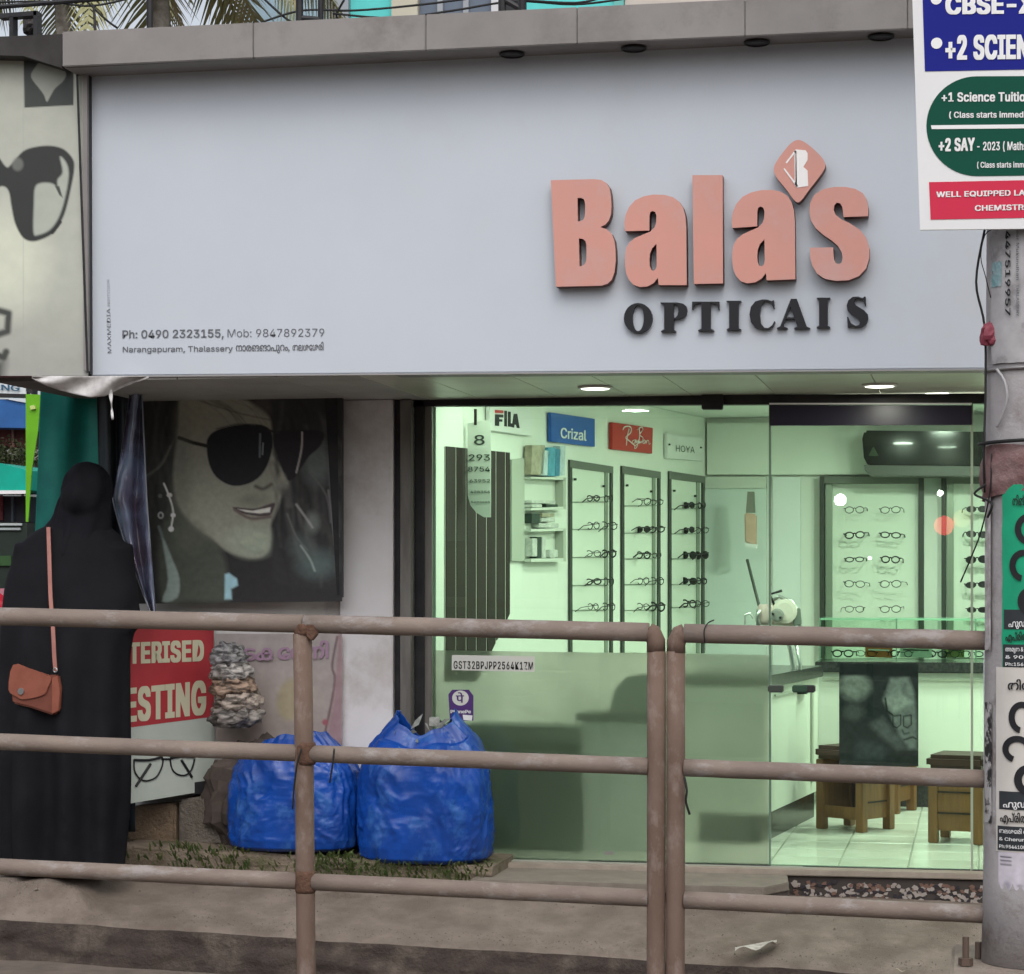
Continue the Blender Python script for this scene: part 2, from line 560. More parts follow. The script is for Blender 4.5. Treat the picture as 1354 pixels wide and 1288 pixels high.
# road and far ground, one sheet out to the horizon
b = MB()
def gz(X, Y): return -.42 - .02 * max(-8, min(8, X))
ys = [-150, -30, -6, 3, 7.31]; xs = [-200, -40, -8, -4, 0, 4, 8, 40, 200]
for j in range(len(ys)):
    for i in range(len(xs)): b.v.append(Vector((xs[i], ys[j], gz(xs[i], 0))))
for j in range(len(ys) - 1):
    for i in range(len(xs) - 1):
        k = j * len(xs) + i; b.f.append((k, k + 1, k + 1 + len(xs), k + len(xs)))
tag(b.build('road', M['road']), kind='structure')
b = MB(); b.add([(-200,7.3,-.62),(200,7.3,-.62),(200,220,-.62),(-200,220,-.62)], [(0,1,2,3)])
tag(b.build('ground', M['road']), kind='structure')
b = MB(); b.add([(-30,9.9,-.045),(-4.55,9.9,-.045),(-4.55,45,-.10),(-30,45,-.10)], [(0,1,2,3)])
b.add([(-30,8.9,-.05),(-6.99,8.9,-.05),(-6.99,9.9,-.045),(-30,9.9,-.045)], [(0,1,2,3)])
tag(b.build('side_lane', M['road']), kind='structure')
# ledge in front of the alcove
b = MB()
x0, x1 = XA(158, 9.56), XA(652, 9.56)
def f(u, v):
    X = x0 + (x1 - x0) * u
    n1 = .012 * noise.noise(Vector((X * 5, v * 9, 2)))
    tp_ = .07 - .055 * u
    prof = [(9.53, -.12), (9.545, -.03), (9.55, tp_ - .015), (9.565, tp_), (9.75, tp_), (10.0, tp_)]
    k = v * 5; i = min(4, int(k)); t = k - i
    Y = prof[i][0] * (1-t) + prof[i+1][0] * t; z = prof[i][1] * (1-t) + prof[i+1][1] * t
    return (X, Y + n1, z + n1 * .5)
b.grid(f, 80, 20)
b.add([(x1,9.54,-.12),(x1,10.0,-.12),(x1,10.0,.015),(x1,9.56,.015)], [(0,1,2,3)])
tag(b.build('ledge', mat('ledge_concrete', (.24,.19,.15), .95, c2=(.15,.12,.085), scale=6, bump=.6, bscale=70, c3=(.08,.085,.04), scale3=4), smooth=False), kind='structure')

# ---- weeds growing on the ledge's front
b = MB(); rg = random.Random(11)
for k in range(700):
    px = rg.choice([rg.uniform(225, 330), rg.uniform(400, 470), rg.uniform(170, 650), rg.uniform(480, 640)])
    X = XA(px, 9.53); tz = .07 - .055 * (X - x0) / (x1 - x0); z = rg.uniform(-.08, tz)
    Y = 9.53 if rg.random() < .8 else rg.uniform(9.55, 9.60)
    if Y > 9.54: z = tz
    h = rg.uniform(.012, .045) * (1.6 if rg.random() < .06 else 1); a = rg.uniform(-.8, .8); wd = rg.uniform(.002, .006)
    p = Vector((X, Y - .004, z)); t = p + Vector((math.sin(a) * h, -rg.uniform(.0, .03), h * math.cos(a)))
    s = Vector((wd, 0, 0)); m_ = p.lerp(t, .55) + Vector((0, -.008, .006))
    b.add([p - s, p + s, m_ + s * .8, t, m_ - s * .8], [(0,1,2,3,4)])
tag(b.build('weeds', mat('weed_green', (.055,.095,.025), .7, c2=(.11,.13,.045), scale=15), recalc=False), kind='stuff')

# ---- grit and pebbles strewn on the pavement
b = MB(); rg = random.Random(21)
for k in range(2600):
    X = rg.uniform(-4.6, .6); t = rg.random() ** (1.6 if rg.random() < .6 else .5); Y = 8.93 + t * .75
    if rg.random() < .4: Y = rg.uniform(8.93, 9.05)
    z = pavez(X, Y); r = rg.uniform(.0015, .005) * (2.0 if rg.random() < .05 else 1)
    vs = [(X + r * math.cos(a + k) * rg.uniform(.7, 1.3), Y + r * math.sin(a + k) * rg.uniform(.7, 1.3), z) for a in (0, 1.57, 3.14, 4.71)] + [(X, Y, z + r * rg.uniform(.5, 1.1))]
    b.add(vs, [(0,1,4),(1,2,4),(2,3,4),(3,0,4)])
tag(b.build('grit', mat('grit', (.22,.18,.15), .9, c2=(.10,.085,.07), scale=90, fmin=.45, fmax=.55), recalc=False), kind='stuff')

# ---- litter
b = MB()
b.grid(lambda u, v: PZ(972 + 55 * u, 1256 - 10 * u + 5 * v, -.20 + .0) + Vector((0, 0, .01 + .012 * math.sin(u * 9) * v)), 10, 3)
tag(b.build('paper_scrap', mat('scrap', (.5,.47,.43), .8, c2=(.3,.27,.25), scale=30)), 'thin torn scrap of pale paper lying on the pavement near the kerb edge', 'litter')

# ------------------------------------------------------------------ SHOP BUILDING
shop = thing('shop_building', 'single storey optician shop with white fascia, pale pillar and glass front', 'shop', (-1.0, 10.0, 0))
YG, YF, YP = 10.0, 8.75, 8.56
ZS = ZA(600, 527, YG)            # soffit level
XL, XR = XA(180, YG), 1.05
# interior shell
IW = PL((-2.41, 10.05), (-1.606, 13.8))
ZCL = ZC + 1.0
b = MB()
d = Vector((-.15, .03, 0))
b.prism([Vector((-2.41,10.06,0)), Vector((-1.606,13.8,0)), Vector((-1.606,13.8,ZCL)), Vector((-2.41,10.06,ZCL))],
        [Vector((-2.41,10.06,0))+d, Vector((-1.606,13.8,0))+d, Vector((-1.606,13.8,ZCL))+d, Vector((-2.41,10.06,ZCL))+d])
b.build('left_wall', M['iwall'], shop)
MB().box((-1.75,13.803,0),(XR,13.95,ZCL)).build('back_wall', M['iwall'], shop)
MB().box((XR+.002,10.1,0),(XR+.15,13.95,ZCL)).build('right_wall', M['iwall'], shop)
MB().box((-2.6,10.06,ZCL+.002),(XR+.15,13.95,ZCL+.1)).build('ceiling', M['ceil'], shop)
# bulkhead on the back wall and left wall (slightly proud band above the displays)
MB().slab(PY(13.8), [(936,560),(1330,560),(1330,628),(936,628)], .05, .049).build('bulkhead', M['iwall'], shop)
# floor
fl = tag(MB().box((-2.42,9.95,-.12),(XR+.15,13.8,-.006)).build('shop_floor', M['grout']), kind='structure')
tm = None
for i in range(12):
    for j in range(13):
        x = -2.40 + i * .302; y = 10.02 + j * .302
        if y > 13.7: continue
        if tm is None:
            o = MB().box((x,y,-.006),(x+.296,y+.296,.0)).build('tile', M['tile'], fl, bevel=.002, seg=1); tm = o; t0 = (x, y)
        else:
            o = tm.copy(); COL.objects.link(o); o.parent = fl; o.location = tm.location + Vector((x - t0[0], y - t0[1], rng.uniform(-.0006,.0006)))
# upper mass behind the fascia
MB().box((XA(-30,YF), YF+.16, ZS+.012), (XR+.3, 10.055, ZC+2.14)).build('upper_wall', mat('raw_concrete', (.2,.19,.18), .9, c2=(.14,.135,.13), scale=4), shop)
# soffit panels
cuts = [178, 330, 450, 548, 618, 725, 820, 905, 1018, 1160, 1345]
for i in range(len(cuts) - 1):
    xa, xb = XA(cuts[i], YG-.3), XA(cuts[i+1], YG-.3)
    MB().box((xa+.002, YF+.012, ZS-.006), (xb-.002, YG+.06, ZS+.004 + rng.uniform(0,.003))).build('soffit_panel', M['soffit'] if cuts[i] >= 540 else mat('soffit_grey', (.48,.47,.44), .5, c2=(.38,.37,.35), scale=3), shop, bevel=.001, seg=1)
# parapet of grey cladding, joint by joint
pj = [82, 335, 563, 763, 985, 1200, 1380]
def yt(x): return 42 - (x - 80) * .0478
def yb(x): return 88 - (x - 82) * .0445
for i in range(len(pj) - 1):
    a, c = pj[i], pj[i+1]
    MB().slab(PY(YP), [(a+.35,yt(a)),(c-.35,yt(c)),(c-.35,yb(c)),(a+.35,yb(a))], 0, .02).build('parapet_panel', M['grey_acp'], shop, bevel=.003)
zt, zb = ZA(600, yt(600), YP), ZA(600, yb(600), YP)
MB().box((XA(82,YP)+.003, YP+.022, zb+.004), (XA(1380,YP), YF+.15, zb+.03)).build('parapet_underside', M['grey_acp'], shop)
MB().box((XA(82,YP)+.003, YP+.022, zt-.03), (XA(1380,YP), YF+.9, zt-.008)).build('parapet_top', M['grey_acp'], shop)
MB().box((XA(82,YP)+.003, YP+.022, zb+.031), (XA(82,YP)+.025, YF+.9, zt-.031)).build('parapet_end', M['grey_acp'], shop)
# pillar
pz0 = -.02
MB().box((XA(449,9.9), 9.9, pz0), (XA(519,9.9), 10.05, ZS-.008)).build('pillar', M['pillar'], shop, bevel=.004)
MB().box((XR+.0, 9.9, -.12), (XR+.6, 10.05, ZS-.008)).build('pillar', M['pillar'], shop, bevel=.004)
# shutter track right of pillar
xa = XA(519, 9.9)
z1 = ZS - .01
MB().box((xa+.003, 9.93, 0), (XA(530,9.95), 10.05, z1)).build('shutter_track', M['dark_metal'], shop)
MB().box((XA(531,9.93), 9.90, 0), (XA(545.5,9.93), 9.95, z1)).build('shutter_track', M['shutter'], shop, bevel=.003)
MB().box((XA(546.5,9.95), 9.97, 0), (XA(560,9.97), 10.05, z1)).build('shutter_track', M['dark_metal'], shop)
# alcove walls behind the poster
MB().box((XA(60,9.95), 9.93, -.12), (XA(449,9.9)-.004, 10.05, ZS-.008)).build('alcove_wall', mat('alcove_paint', (.74,.73,.72), .7, c2=(.66,.64,.62), scale=2, c3=(.5,.47,.44), scale3=2), shop)
MB().box((XA(60,10.06), 10.06, -.1), (-2.62, 10.3, 3.2)).build('rear_wall', M['pillar'], shop)
MB().box((-2.62, 14.0, 0), (XR+.2, 14.1, 3.2)).build('rear_wall', M['pillar'], shop)
# threshold and mosaic face
MB().slab(PY(9.88), [(640,1141),(1310,1156),(1310,1164),(640,1149)], .0, .17).build('threshold', M['slab'], shop, bevel=.004)
pl = PY(9.90)
mos = MB().slab(pl, [(1030,1158),(1330,1166),(1330,1204),(1030,1194)], 0, .1).build('mosaic_base', mat('mosaic_bed', (.06,.05,.045), .9), shop)
mm = [mat('mosaic_dark', (.035,.03,.035), .5), mat('mosaic_rust', (.17,.10,.075), .6), mat('mosaic_grey', (.34,.30,.27), .6)]
rg = random.Random(5)
for k in range(260):
    x = rg.uniform(1046, 1306); y0 = 1164 + (x - 1040) * .03; y = rg.uniform(y0, y0 + 23)
    if rg.random() < .12: continue
    pts = []
    a0 = rg.uniform(0, 6.28); n = rg.randint(4, 5)
    for i in range(n):
        a = a0 + i * 6.283 / n + rg.uniform(-.3, .3); r = rg.uniform(2.5, 5)
        pts.append((x + r * math.cos(a) * 1.0, y + r * math.sin(a) * .75))
    MB().slab(pl, pts, rg.uniform(.002, .008), .012).build('mosaic_chip', mm[0 if rg.random() < .3 else rg.choice([1,2,2])], mos)
# grey entrance slab lying on the pavement
sl = thing('entrance_slab', 'flat grey stone slab laid as a step below the glass front', 'step', P(830,1160,9.6))
def zz(px, py, Y): return P(px, py, Y)
tp = [PZ(655,1136,-.015), PZ(1040,1152,-.035), P(1043,1159,9.62), P(1010,1172,9.45), P(622,1161,9.45)]
tp = [Vector((p.x, p.y, -.028)) for p in tp]
MB().prism([p for p in tp], [p - Vector((0,0,.035)) for p in tp]).build('top_slab', mat('grey_slab', (.17,.145,.12), .75, c2=(.22,.19,.16), scale=8, bump=.3, bscale=90), sl, bevel=.004)
MB().prism([p + Vector((.0,.03,-.038)) for p in tp], [p + Vector((0,.03,-.16)) for p in tp]).build('base', mat('slab_base', (.14,.115,.1), .9, c2=(.09,.075,.065), scale=12, bump=.4), sl)

# ---- lamps
def disc_lamp(name, label, px, py, z, r, power, group, ring=.012, col=(1,1,.88)):
    c = PZ(px, py, z)
    t = thing(name, label, 'lamp', c, group)
    MB().lathe(c, [(r+ring, -.001), (r+ring, -.008), (r, -.011), (r, -.001)], 28).build('trim_ring', mat('white_ring', (.7,.7,.68), .4), t, smooth=True)
    MB().lathe(c, [(r-.001, -.002), (r-.001, -.0095), (r*.9, -.012)], 28).build('diffuser', M['bulb'], t, smooth=True)
    if power > 0:
        ld = bpy.data.lights.new('lamp_light', 'AREA'); ld.shape = 'DISK'; ld.size = r * 2; ld.energy = power; ld.color = col
        lo = bpy.data.objects.new('lamp_light', ld); COL.objects.link(lo); lo.location = c + Vector((0,0,-.02)); lo.parent = None
        lo.location = c + Vector((0, 0, -.018))
    return t
GS = 'round lamps under the shop fascia'
disc_lamp('downlight', 'lit round lamp in the outside soffit above the blue and red brand signs', 787, 511, ZS-.006, .062, 5, GS)
disc_lamp('downlight', 'lit round lamp in the outside soffit above the glass door', 1163, 508, ZS-.006, .062, 5, GS)
GI = 'round lamps in the shop ceiling'
inner = [(700, 500, 4, 'lit ceiling lamp close to the white brand sign nearest the window'), (847, 541, 8, 'lit ceiling lamp just above the red brand sign'),
         (911, 554, 9, 'lit ceiling lamp above the white brand sign farthest from the window'), (1000, 554, 2, 'lit ceiling lamp just left of the door header')]
for px, py, pw, lb in inner:
    disc_lamp('ceiling_lamp', lb, px, max(py, 512), ZCL-.001, .06, pw, GI)
for i, (x, y) in enumerate([(-2.05,10.17),(-1.45,10.15),(-.2,10.17),(-1.4,10.9),(-.5,10.7),(.5,10.7),(-.2,12.2),(.3,12.0)]):  # unseen lamps added to light the room, the eye chart and the cabinet
    c = Vector((x, y, ZCL-.001))
    t = thing('ceiling_lamp', 'unseen round lamp added in the shop ceiling behind the door header to light the room', 'lamp', c, GI)
    MB().lathe(c, [(.06,-.001),(.06,-.01)], 24).build('diffuser', M['bulb'], t)
    ld = bpy.data.lights.new('lamp_light', 'AREA'); ld.shape = 'DISK'; ld.size = .14; ld.energy = 14.0 if (y < 10.3 and -1.6 < x < -1) else 4.0 if (y < 10.3 and x > -1) else 2.0 if y < 10.3 else (4 if x < -1 else (10 if y < 11 else 26)); ld.color = (1,1,.88)
    lo = bpy.data.objects.new('lamp_light', ld); COL.objects.link(lo); lo.location = c + Vector((0,0,-.02))
# dead spot lamps under the parapet
for px, py, lb in [(677,71,'leftmost'),(838,63,'second from the left'),(1001,54,'second from the right'),(1165,47,'rightmost')]:
    c = P(px, py, YP+.12); c.z = zb
    t = thing('spot_lamp', f'dark unlit round lamp under the grey parapet, {lb} of four', 'lamp', c, 'unlit lamps under the parapet')
    MB().lathe(c, [(.050,.0),(.050,-.006),(.043,-.010),(.043,-.001)], 20).build('trim_ring', M['dark_metal'], t, smooth=True)
    MB().lathe(c, [(.042,-.001),(.042,-.004)], 20).build('lens', mat('dead_lens', (.05,.05,.05), .3), t)

# ------------------------------------------------------------------ MAIN SIGN
FP = PY(YF)
sign = thing('shop_sign', 'large white fascia sign with raised salmon letters and a diamond logo', 'sign', P(700, 495, YF))
MB().slab(FP, [(104,76),(1368,40),(1368,487),(120,497)], 0, .14).build('face_panel', M['white_acp'], sign, bevel=.004)
MB().slab(FP, [(119,497.3),(1368,487.3),(1368,489),(119,499)], .002, .12).build('bottom_trim', mat('sign_trim', (.30,.29,.29), .5), sign)
def cc(pts, n=1): return [(700 + .3693 * x, 170 + .3693 * y) for x, y in pts]
aout = [(350,375),(348,345),(352,318),(364,290),(385,266),(414,252),(450,245),(490,246),(520,254),(543,270),(557,292),(565,322),(568,360),(570,567),(470,567),(467,541),(452,560),(430,572),(402,574),(380,566),(364,548),(354,525),(350,495),(350,462),(354,436),(366,415),(385,400),(412,388),(440,377),(455,362),(461,345),(462,320),(457,307),(448,303),(440,308),(437,322),(437,373)]
ahole = [(462,420),(463,500),(458,512),(450,517),(443,512),(438,498),(437,478),(439,455),(447,436)]
B_out = [(86,194),(240,190),(265,193),(284,204),(295,222),(300,250),(302,285),(300,315),(292,338),(280,352),(262,361),(285,368),(302,384),(312,408),(316,440),(317,480),(313,520),(303,548),(288,562),(266,569),(104,573)]
sm = lambda dx, dy, sx=1: (lambda L: [(350 + (x-350)*sx + dx, y + dy - (x-350)*.045) for x, y in L])
letters = [
    (B_out, [[(181,257),(195,257),(204,262),(208,275),(208,318),(203,332),(195,339),(182,341)], [(186,401),(199,402),(209,410),(213,425),(213,475),(208,490),(199,498),(188,501)]]),
    (aout, [ahole]),
    ([(590,176),(697,176),(699,561),(595,563)], []),
    (sm(382,-11,1.02)(aout), [sm(382,-11,1.02)(ahole)]),
    ([(1215,322),(1216,290),(1210,262),(1196,240),(1170,225),(1135,218),(1095,218),(1055,226),(1025,245),(1010,272),(1006,305),(1012,338),(1028,364),(1055,388),(1085,408),(1108,428),(1121,450),(1125,470),(1121,486),(1112,493),(1101,490),(1094,476),(1092,455),(1091,433),(1008,434),(1009,468),(1017,500),(1034,527),(1062,545),(1100,552),(1145,550),(1183,535),(1208,508),(1219,472),(1220,435),(1209,400),(1185,370),(1150,347),(1118,332),(1100,318),(1093,300),(1095,283),(1104,274),(1115,276),(1123,288),(1126,305),(1128,325)], []),
]
for out, holes in letters:
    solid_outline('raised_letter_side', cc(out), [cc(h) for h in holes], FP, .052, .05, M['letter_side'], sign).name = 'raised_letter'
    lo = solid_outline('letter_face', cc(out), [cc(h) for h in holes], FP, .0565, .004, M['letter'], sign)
dia = bez([(966,51),(1000,66),(1046,108),(1063,140),(1050,170),(1008,225),(975,268),(955,268),(925,228),(888,182),(880,152),(893,122),(935,68)], 4)
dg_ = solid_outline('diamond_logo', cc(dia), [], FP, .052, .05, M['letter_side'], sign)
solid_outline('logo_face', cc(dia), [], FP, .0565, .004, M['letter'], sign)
lw = mat('logo_white', (.80,.78,.77), .5)
for q in [[(957,85),(993,88),(1000,98),(1000,122),(985,147),(1000,160),(1002,215),(962,221),(957,200)],
          [(955,88),(959,93),(926,135),(922,131)], [(914,154),(918,151),(966,214),(962,220)], [(953,90),(960,90),(962,215),(955,215)]]:
    MB().slab(FP, cc(q), .0585, .0015).build('logo_stroke', lw, sign)
# OPTICAIS in black serifs (the L has lost its foot)
def gl(body, x0, x1, y0, y1):   # outline in a 0..1 box, y down -> crop points
    return [(x0 + u * (x1 - x0), y0 + v * (y1 - y0) - 0) for u, v in body]
def elp(cx, cy, rx, ry, n=24, a0=0, a1=360): return [(cx + rx * math.cos(R(a0 + (a1-a0) * i / n)), cy + ry * math.sin(R(a0 + (a1-a0) * i / n))) for i in range(n if a1 - a0 == 360 else n + 1)]
G = {
 'O': (elp(.5,.5,.5,.5), [elp(.5,.5,.2,.43)]),
 'P': ([(0,0),(.62,0),(.85,.04),(.98,.14),(1,.28),(.97,.42),(.84,.53),(.62,.57),(.5,.57),(.5,.92),(.58,.97),(.58,1),(.02,1),(.02,.97),(.14,.92),(.14,.08),(0,.03)], [[(.5,.05),(.6,.07),(.66,.16),(.67,.3),(.64,.44),(.56,.52),(.5,.52)]]),
 'T': ([(0,0),(1,0),(1,.28),(.97,.28),(.9,.1),(.72,.05),(.68,.05),(.68,.92),(.8,.97),(.8,1),(.22,1),(.22,.97),(.34,.92),(.34,.05),(.28,.05),(.1,.1),(.03,.28),(0,.28)], []),
 'I': ([(0,0),(1,0),(1,.03),(.82,.07),(.82,.93),(1,.97),(1,1),(0,1),(0,.97),(.18,.93),(.18,.07),(0,.03)], []),
 'C': ([(.95,.02),(.97,.3),(.93,.3),(.85,.12),(.7,.05),(.58,.06),(.44,.2),(.4,.5),(.44,.8),(.58,.94),(.72,.95),(.88,.86),(.96,.72),(1,.74),(.9,.92),(.72,1),(.48,1),(.2,.92),(.05,.75),(0,.5),(.05,.25),(.22,.07),(.5,0),(.7,.01),(.85,.06)], []),
 'A': ([(.42,0),(.60,0),(.90,.93),(1,.97),(1,1),(.52,1),(.52,.97),(.62,.93),(.54,.68),(.26,.68),(.2,.86),(.22,.94),(.32,.97),(.32,1),(0,1),(0,.97),(.1,.92)], [[(.405,.25),(.52,.62),(.285,.62)]]),
 'S': ([(.88,.0),(.9,.3),(.86,.3),(.74,.1),(.55,.05),(.4,.08),(.34,.17),(.42,.28),(.8,.44),(.98,.58),(1,.74),(.9,.9),(.68,.99),(.42,1),(.22,.95),(.1,1),(.05,1),(.02,.66),(.07,.66),(.2,.87),(.42,.95),(.58,.92),(.62,.84),(.54,.73),(.2,.58),(.04,.45),(.0,.29),(.08,.12),(.28,.01),(.52,0),(.74,.05),(.82,0)], []),
}
for ch, x0, x1, y0, y1 in [('O',341,443,627,735),('P',472,567,625,730),('T',585,682,622,727),('I',708,760,619,724),('C',790,882,614,722),('A',888,1006,612,719),('I',1030,1078,608,716),('S',1137,1214,604,714)]:
    o_, hs_ = G[ch]
    solid_outline('black_letter', cc(gl(o_, x0, x1, y0, y1)), [cc(gl(h, x0, x1, y0, y1)) for h in hs_], FP, .022, .02, M['blackletter'], sign)
fpl = lambda x, y, o=.002: FP.hit(x, y, o)
text('Ph: 0490 2323155,', 162, 447.5, 296, 446, 15, fpl, M['print_grey'], sign, bold=.018)
text('Mob: 9847892379', 301, 446, 429, 445, 15, fpl, M['print_grey'], sign, bold=.0)
text('Narangapuram, Thalassery', 162.5, 466, 308, 464.5, 10.5, fpl, M['print_grey'], sign, bold=.01)
text('നാരങങാപുറം,', 312, 464.5, 383, 463.7, 10, fpl, M['print_grey'], sign, bold=.02)
text('തലശേശരി', 387, 463.7, 428, 463, 9.5, fpl, M['print_grey'], sign, bold=.02)
text('MAXMEDIA', 147.5, 467, 146, 408, 7, fpl, M['print_grey'], sign, bold=.0, hdir=(-1, 0))
text('PRINTVISION', 145.8, 405, 145, 370, 5, fpl, M['print_pale'], sign, hdir=(-1, 0))

# ------------------------------------------------------------------ NEIGHBOUR SIGN (sunglasses)
NP = PY(8.72)
c = Canvas(-330, 205, 345, 1463, 4.0, (175,178,160))
K = 2.943
c.grad(0, 200, 0, 900, (178,182,165), 1).grad(0, 1100, 0, 1480, (160,160,152), 1)  # lit gradient of the translucent panel, painted into the print colours
c.ell(30, 1010, 150, 190, (212,218,182), .9, .8)
c.stroke([(92,200),(92,1490)], 3, (160,165,150), 3, .4)
c.poly([(93,215),(289,205),(287,410),(96,420)], (62,70,66), 4)
c.poly(bez([(183,210),(205,225),(235,255),(258,285),(248,315),(215,345),(197,375),(183,397),(172,370),(150,340),(128,312),(122,290),(140,260),(160,235)],4), (150,156,140), 4)
c.poly(bez([(-30,590),(-5,610),(25,650),(45,640),(90,590),(140,572),(200,568),(250,582),(285,620),(290,660),(280,720),(262,800),(245,850),(215,900),(180,925),(130,940),(90,925),(60,870),(45,800),(35,745),(10,725),(-40,740),(-80,700)],4), (52,56,54), 8)
c.poly(bez([(235,610),(262,640),(268,690),(252,780),(228,850),(195,895),(150,915),(132,905),(133,800),(138,730),(165,712),(205,715),(225,730),(225,700),(245,670)],4), (168,178,160), 10)
c.poly([(215,725),(232,725),(245,770),(232,760)], (70,72,68), 5)
c.ell(70, 640, 22, 26, (120,125,118), .5, .7)
c.stroke([(205,905),(235,865)], 14, (45,48,46), 4)
c.stroke([(0,1210),(35,1220),(30,1290),(0,1300)], 26, (70,75,70), 14)
c.stroke([(-20,1380),(15,1390),(25,1370)], 26, (70,75,70), 12)
c.poly([(-60,1430),(20,1400),(10,1500),(-60,1500)], (60,62,58), 50)
c.grad(345, 0, 250, 0, (150,155,145), .0)
ns = thing('neighbour_sign', 'greenish fascia panel printed with large dark sunglasses left of the white sign', 'sign', P(60, 493, 8.72))
def nplace(x, y): return NP.hit(x / K, y / K, .003)
c.C = c.C * .45 + c.C.mean(2, keepdims=True) * np.array([.55,.555,.52])
c.grain(.05, 60)
finish('printed_sheet', c.mesh(nplace, 1.0), printmat('flex_print', .4), ns)
MB().slab(NP, [(-112,70),(117.5,66),(119,494.5),(-112,497)], 0, .12).build('frame_box', M['dark_metal'], ns)
MB().slab(NP, [(112,97),(117.6,98),(119,491),(113,491)], .02, .018).build('edge_strip', M['grey_acp'], ns)
for xx in (111.5,):
    MB().slab(NP, [(103,95),(106,95),(120,494),(117,494)], .022, .001).build('edge_line', M['dark_metal'], ns)
# ------------------------------------------------------------------ GLASS FRONT
GP = PY(YG)
GM = glassmat('green_glass', (.81,.948,.868), .9)
gf = thing('glass_front', 'wide frameless green tinted shop window left of the glass door, frosted below', 'window', P(790, 1140, YG))
MB().slab(GP, [(566,534),(1016.5,532),(1016.5,1154),(566,1143)], 0, .010).build('pane', GM, gf)
MB().slab(GP, [(1016.8,532),(1019.2,532),(1019.2,1154),(1016.8,1154)], .004, .018).build('glass_edge', M['glass_edge'], gf)
MB().slab(GP, [(572,860),(1016,866),(1016,1150),(572,1140)], -.013, .0008).build('frosted_film', frostmat('frost', (.93,.88,.88), (.37,.39,.34), .72), gf)
MB().slab(GP, [(560,536),(571,536),(571,1142),(560,1142)], .006, .03).build('side_channel', M['shutter'], gf)
MB().slab(GP, [(560,1134),(1019,1144),(1019,1156),(560,1146)], .012, .035).build('bottom_rail', M['dark_metal'], gf)
MB().slab(GP, [(520,525),(1306,521),(1306,534),(520,538)], .03, .06).build('top_rail', M['dark_metal'], gf)
MB().slab(GP, [(930,512),(958,512),(958,543),(930,543)], .07, .04).build('bracket', M['dark_metal'], gf, bevel=.004)
MB().slab(GP, [(800,1125),(812,1125),(812,1130),(800,1130)], .02, .006).build('floor_lock', M['chrome'], gf, bevel=.002)
dr = thing('glass_door', 'clear green tinted glass door with a dark band along its top', 'door', P(1150, 1155, YG))
MB().slab(GP, [(1019.6,534),(1283,534),(1283,1156),(1019.6,1150)], 0, .010).build('pane', GM, dr)
MB().slab(GP, [(1018,536),(1285,536),(1285,562),(1018,563)], .012, .034).build('header_band', mat('header_band', (.022,.02,.035), .3), dr, bevel=.002)
MB().slab(GP, [(1018,533.6),(1285,533.6),(1285,535.6),(1018,535.6)], .034, .01).build('header_trim', M['white'], dr)
MB().slab(GP, [(1018,1145),(1283,1150),(1283,1158),(1018,1153)], .012, .034).build('bottom_rail', M['dark_metal'], dr)
sg = thing('side_window', 'narrow green tinted glass pane between the door and the pole', 'window', P(1310, 1158, YG))
MB().slab(GP, [(1284.5,534),(1360,534),(1360,1158),(1284.5,1156)], 0, .010).build('pane', GM, sg)
MB().slab(GP, [(1283.4,534),(1286.8,534),(1286.8,1158),(1283.4,1156)], .006, .02).build('glass_edge', mat('pale_edge', (.30,.38,.28), .3), sg)
MB().slab(GP, [(1284.5,1150),(1360,1152),(1360,1160),(1284.5,1158)], .012, .034).build('bottom_rail', M['dark_metal'], sg)
MB().slab(GP, [(1300.5,860),(1305.5,860),(1305.5,1160),(1300.5,1160)], .012, .03).build('white_post', M['white_acp'], sg)
# stickers
gpl = lambda x, y, o=.002: GP.hit(x, y, .001 + o)
st = thing('tax_sticker', 'white strip sticker with black tax number on the window glass', 'sticker', P(652, 887, YG-.01))
MB().slab(GP, [(597.5,866),(707,868),(707,888.5),(597.5,886)], .0018, .0012).build('paper', mat('sticker_white', (.62,.62,.58), .5), st)
text('GST32BPJPP2564K1ZM', 600, 884, 705, 885.5, 14, gpl, M['black_print'], st, bold=(.02,.012), spacing=1.14)
st = thing('payment_sticker', 'purple payment sticker with round white emblem behind the blue sacks', 'sticker', P(610, 953, YG-.01))
pp = mat('sticker_purple', (.075,.03,.16), .5)
MB().slab(GP, [(593,918),(598,912),(620,912),(626,920),(626,953),(595,953)], .0018, .0012).build('backing', pp, st)
MB().slab(GP, elp(609,923,11,10), .0032, .0012).build('emblem_disc', mat('sticker_white', (.6,.6,.6), .5), st)
MB().slab(GP, [(595,935),(624,935),(624,944),(595,944)], .0032, .0012).build('name_band', pp, st)
text('पे', 603, 929, 614, 929, 11, gpl, pp, st, bold=.02, off=.004)
text('PhonePe', 596, 943, 623, 943, 6, gpl, M['white'], st, bold=.03, off=.004)
MB().slab(GP, [(612,945),(625,946),(624,953),(613,952)], .0036, .0012).build('label_tab', M['white'], st)

# ------------------------------------------------------------------ INTERIOR
iw = lambda x, y, o=.0: IW.hit(x, y, o)
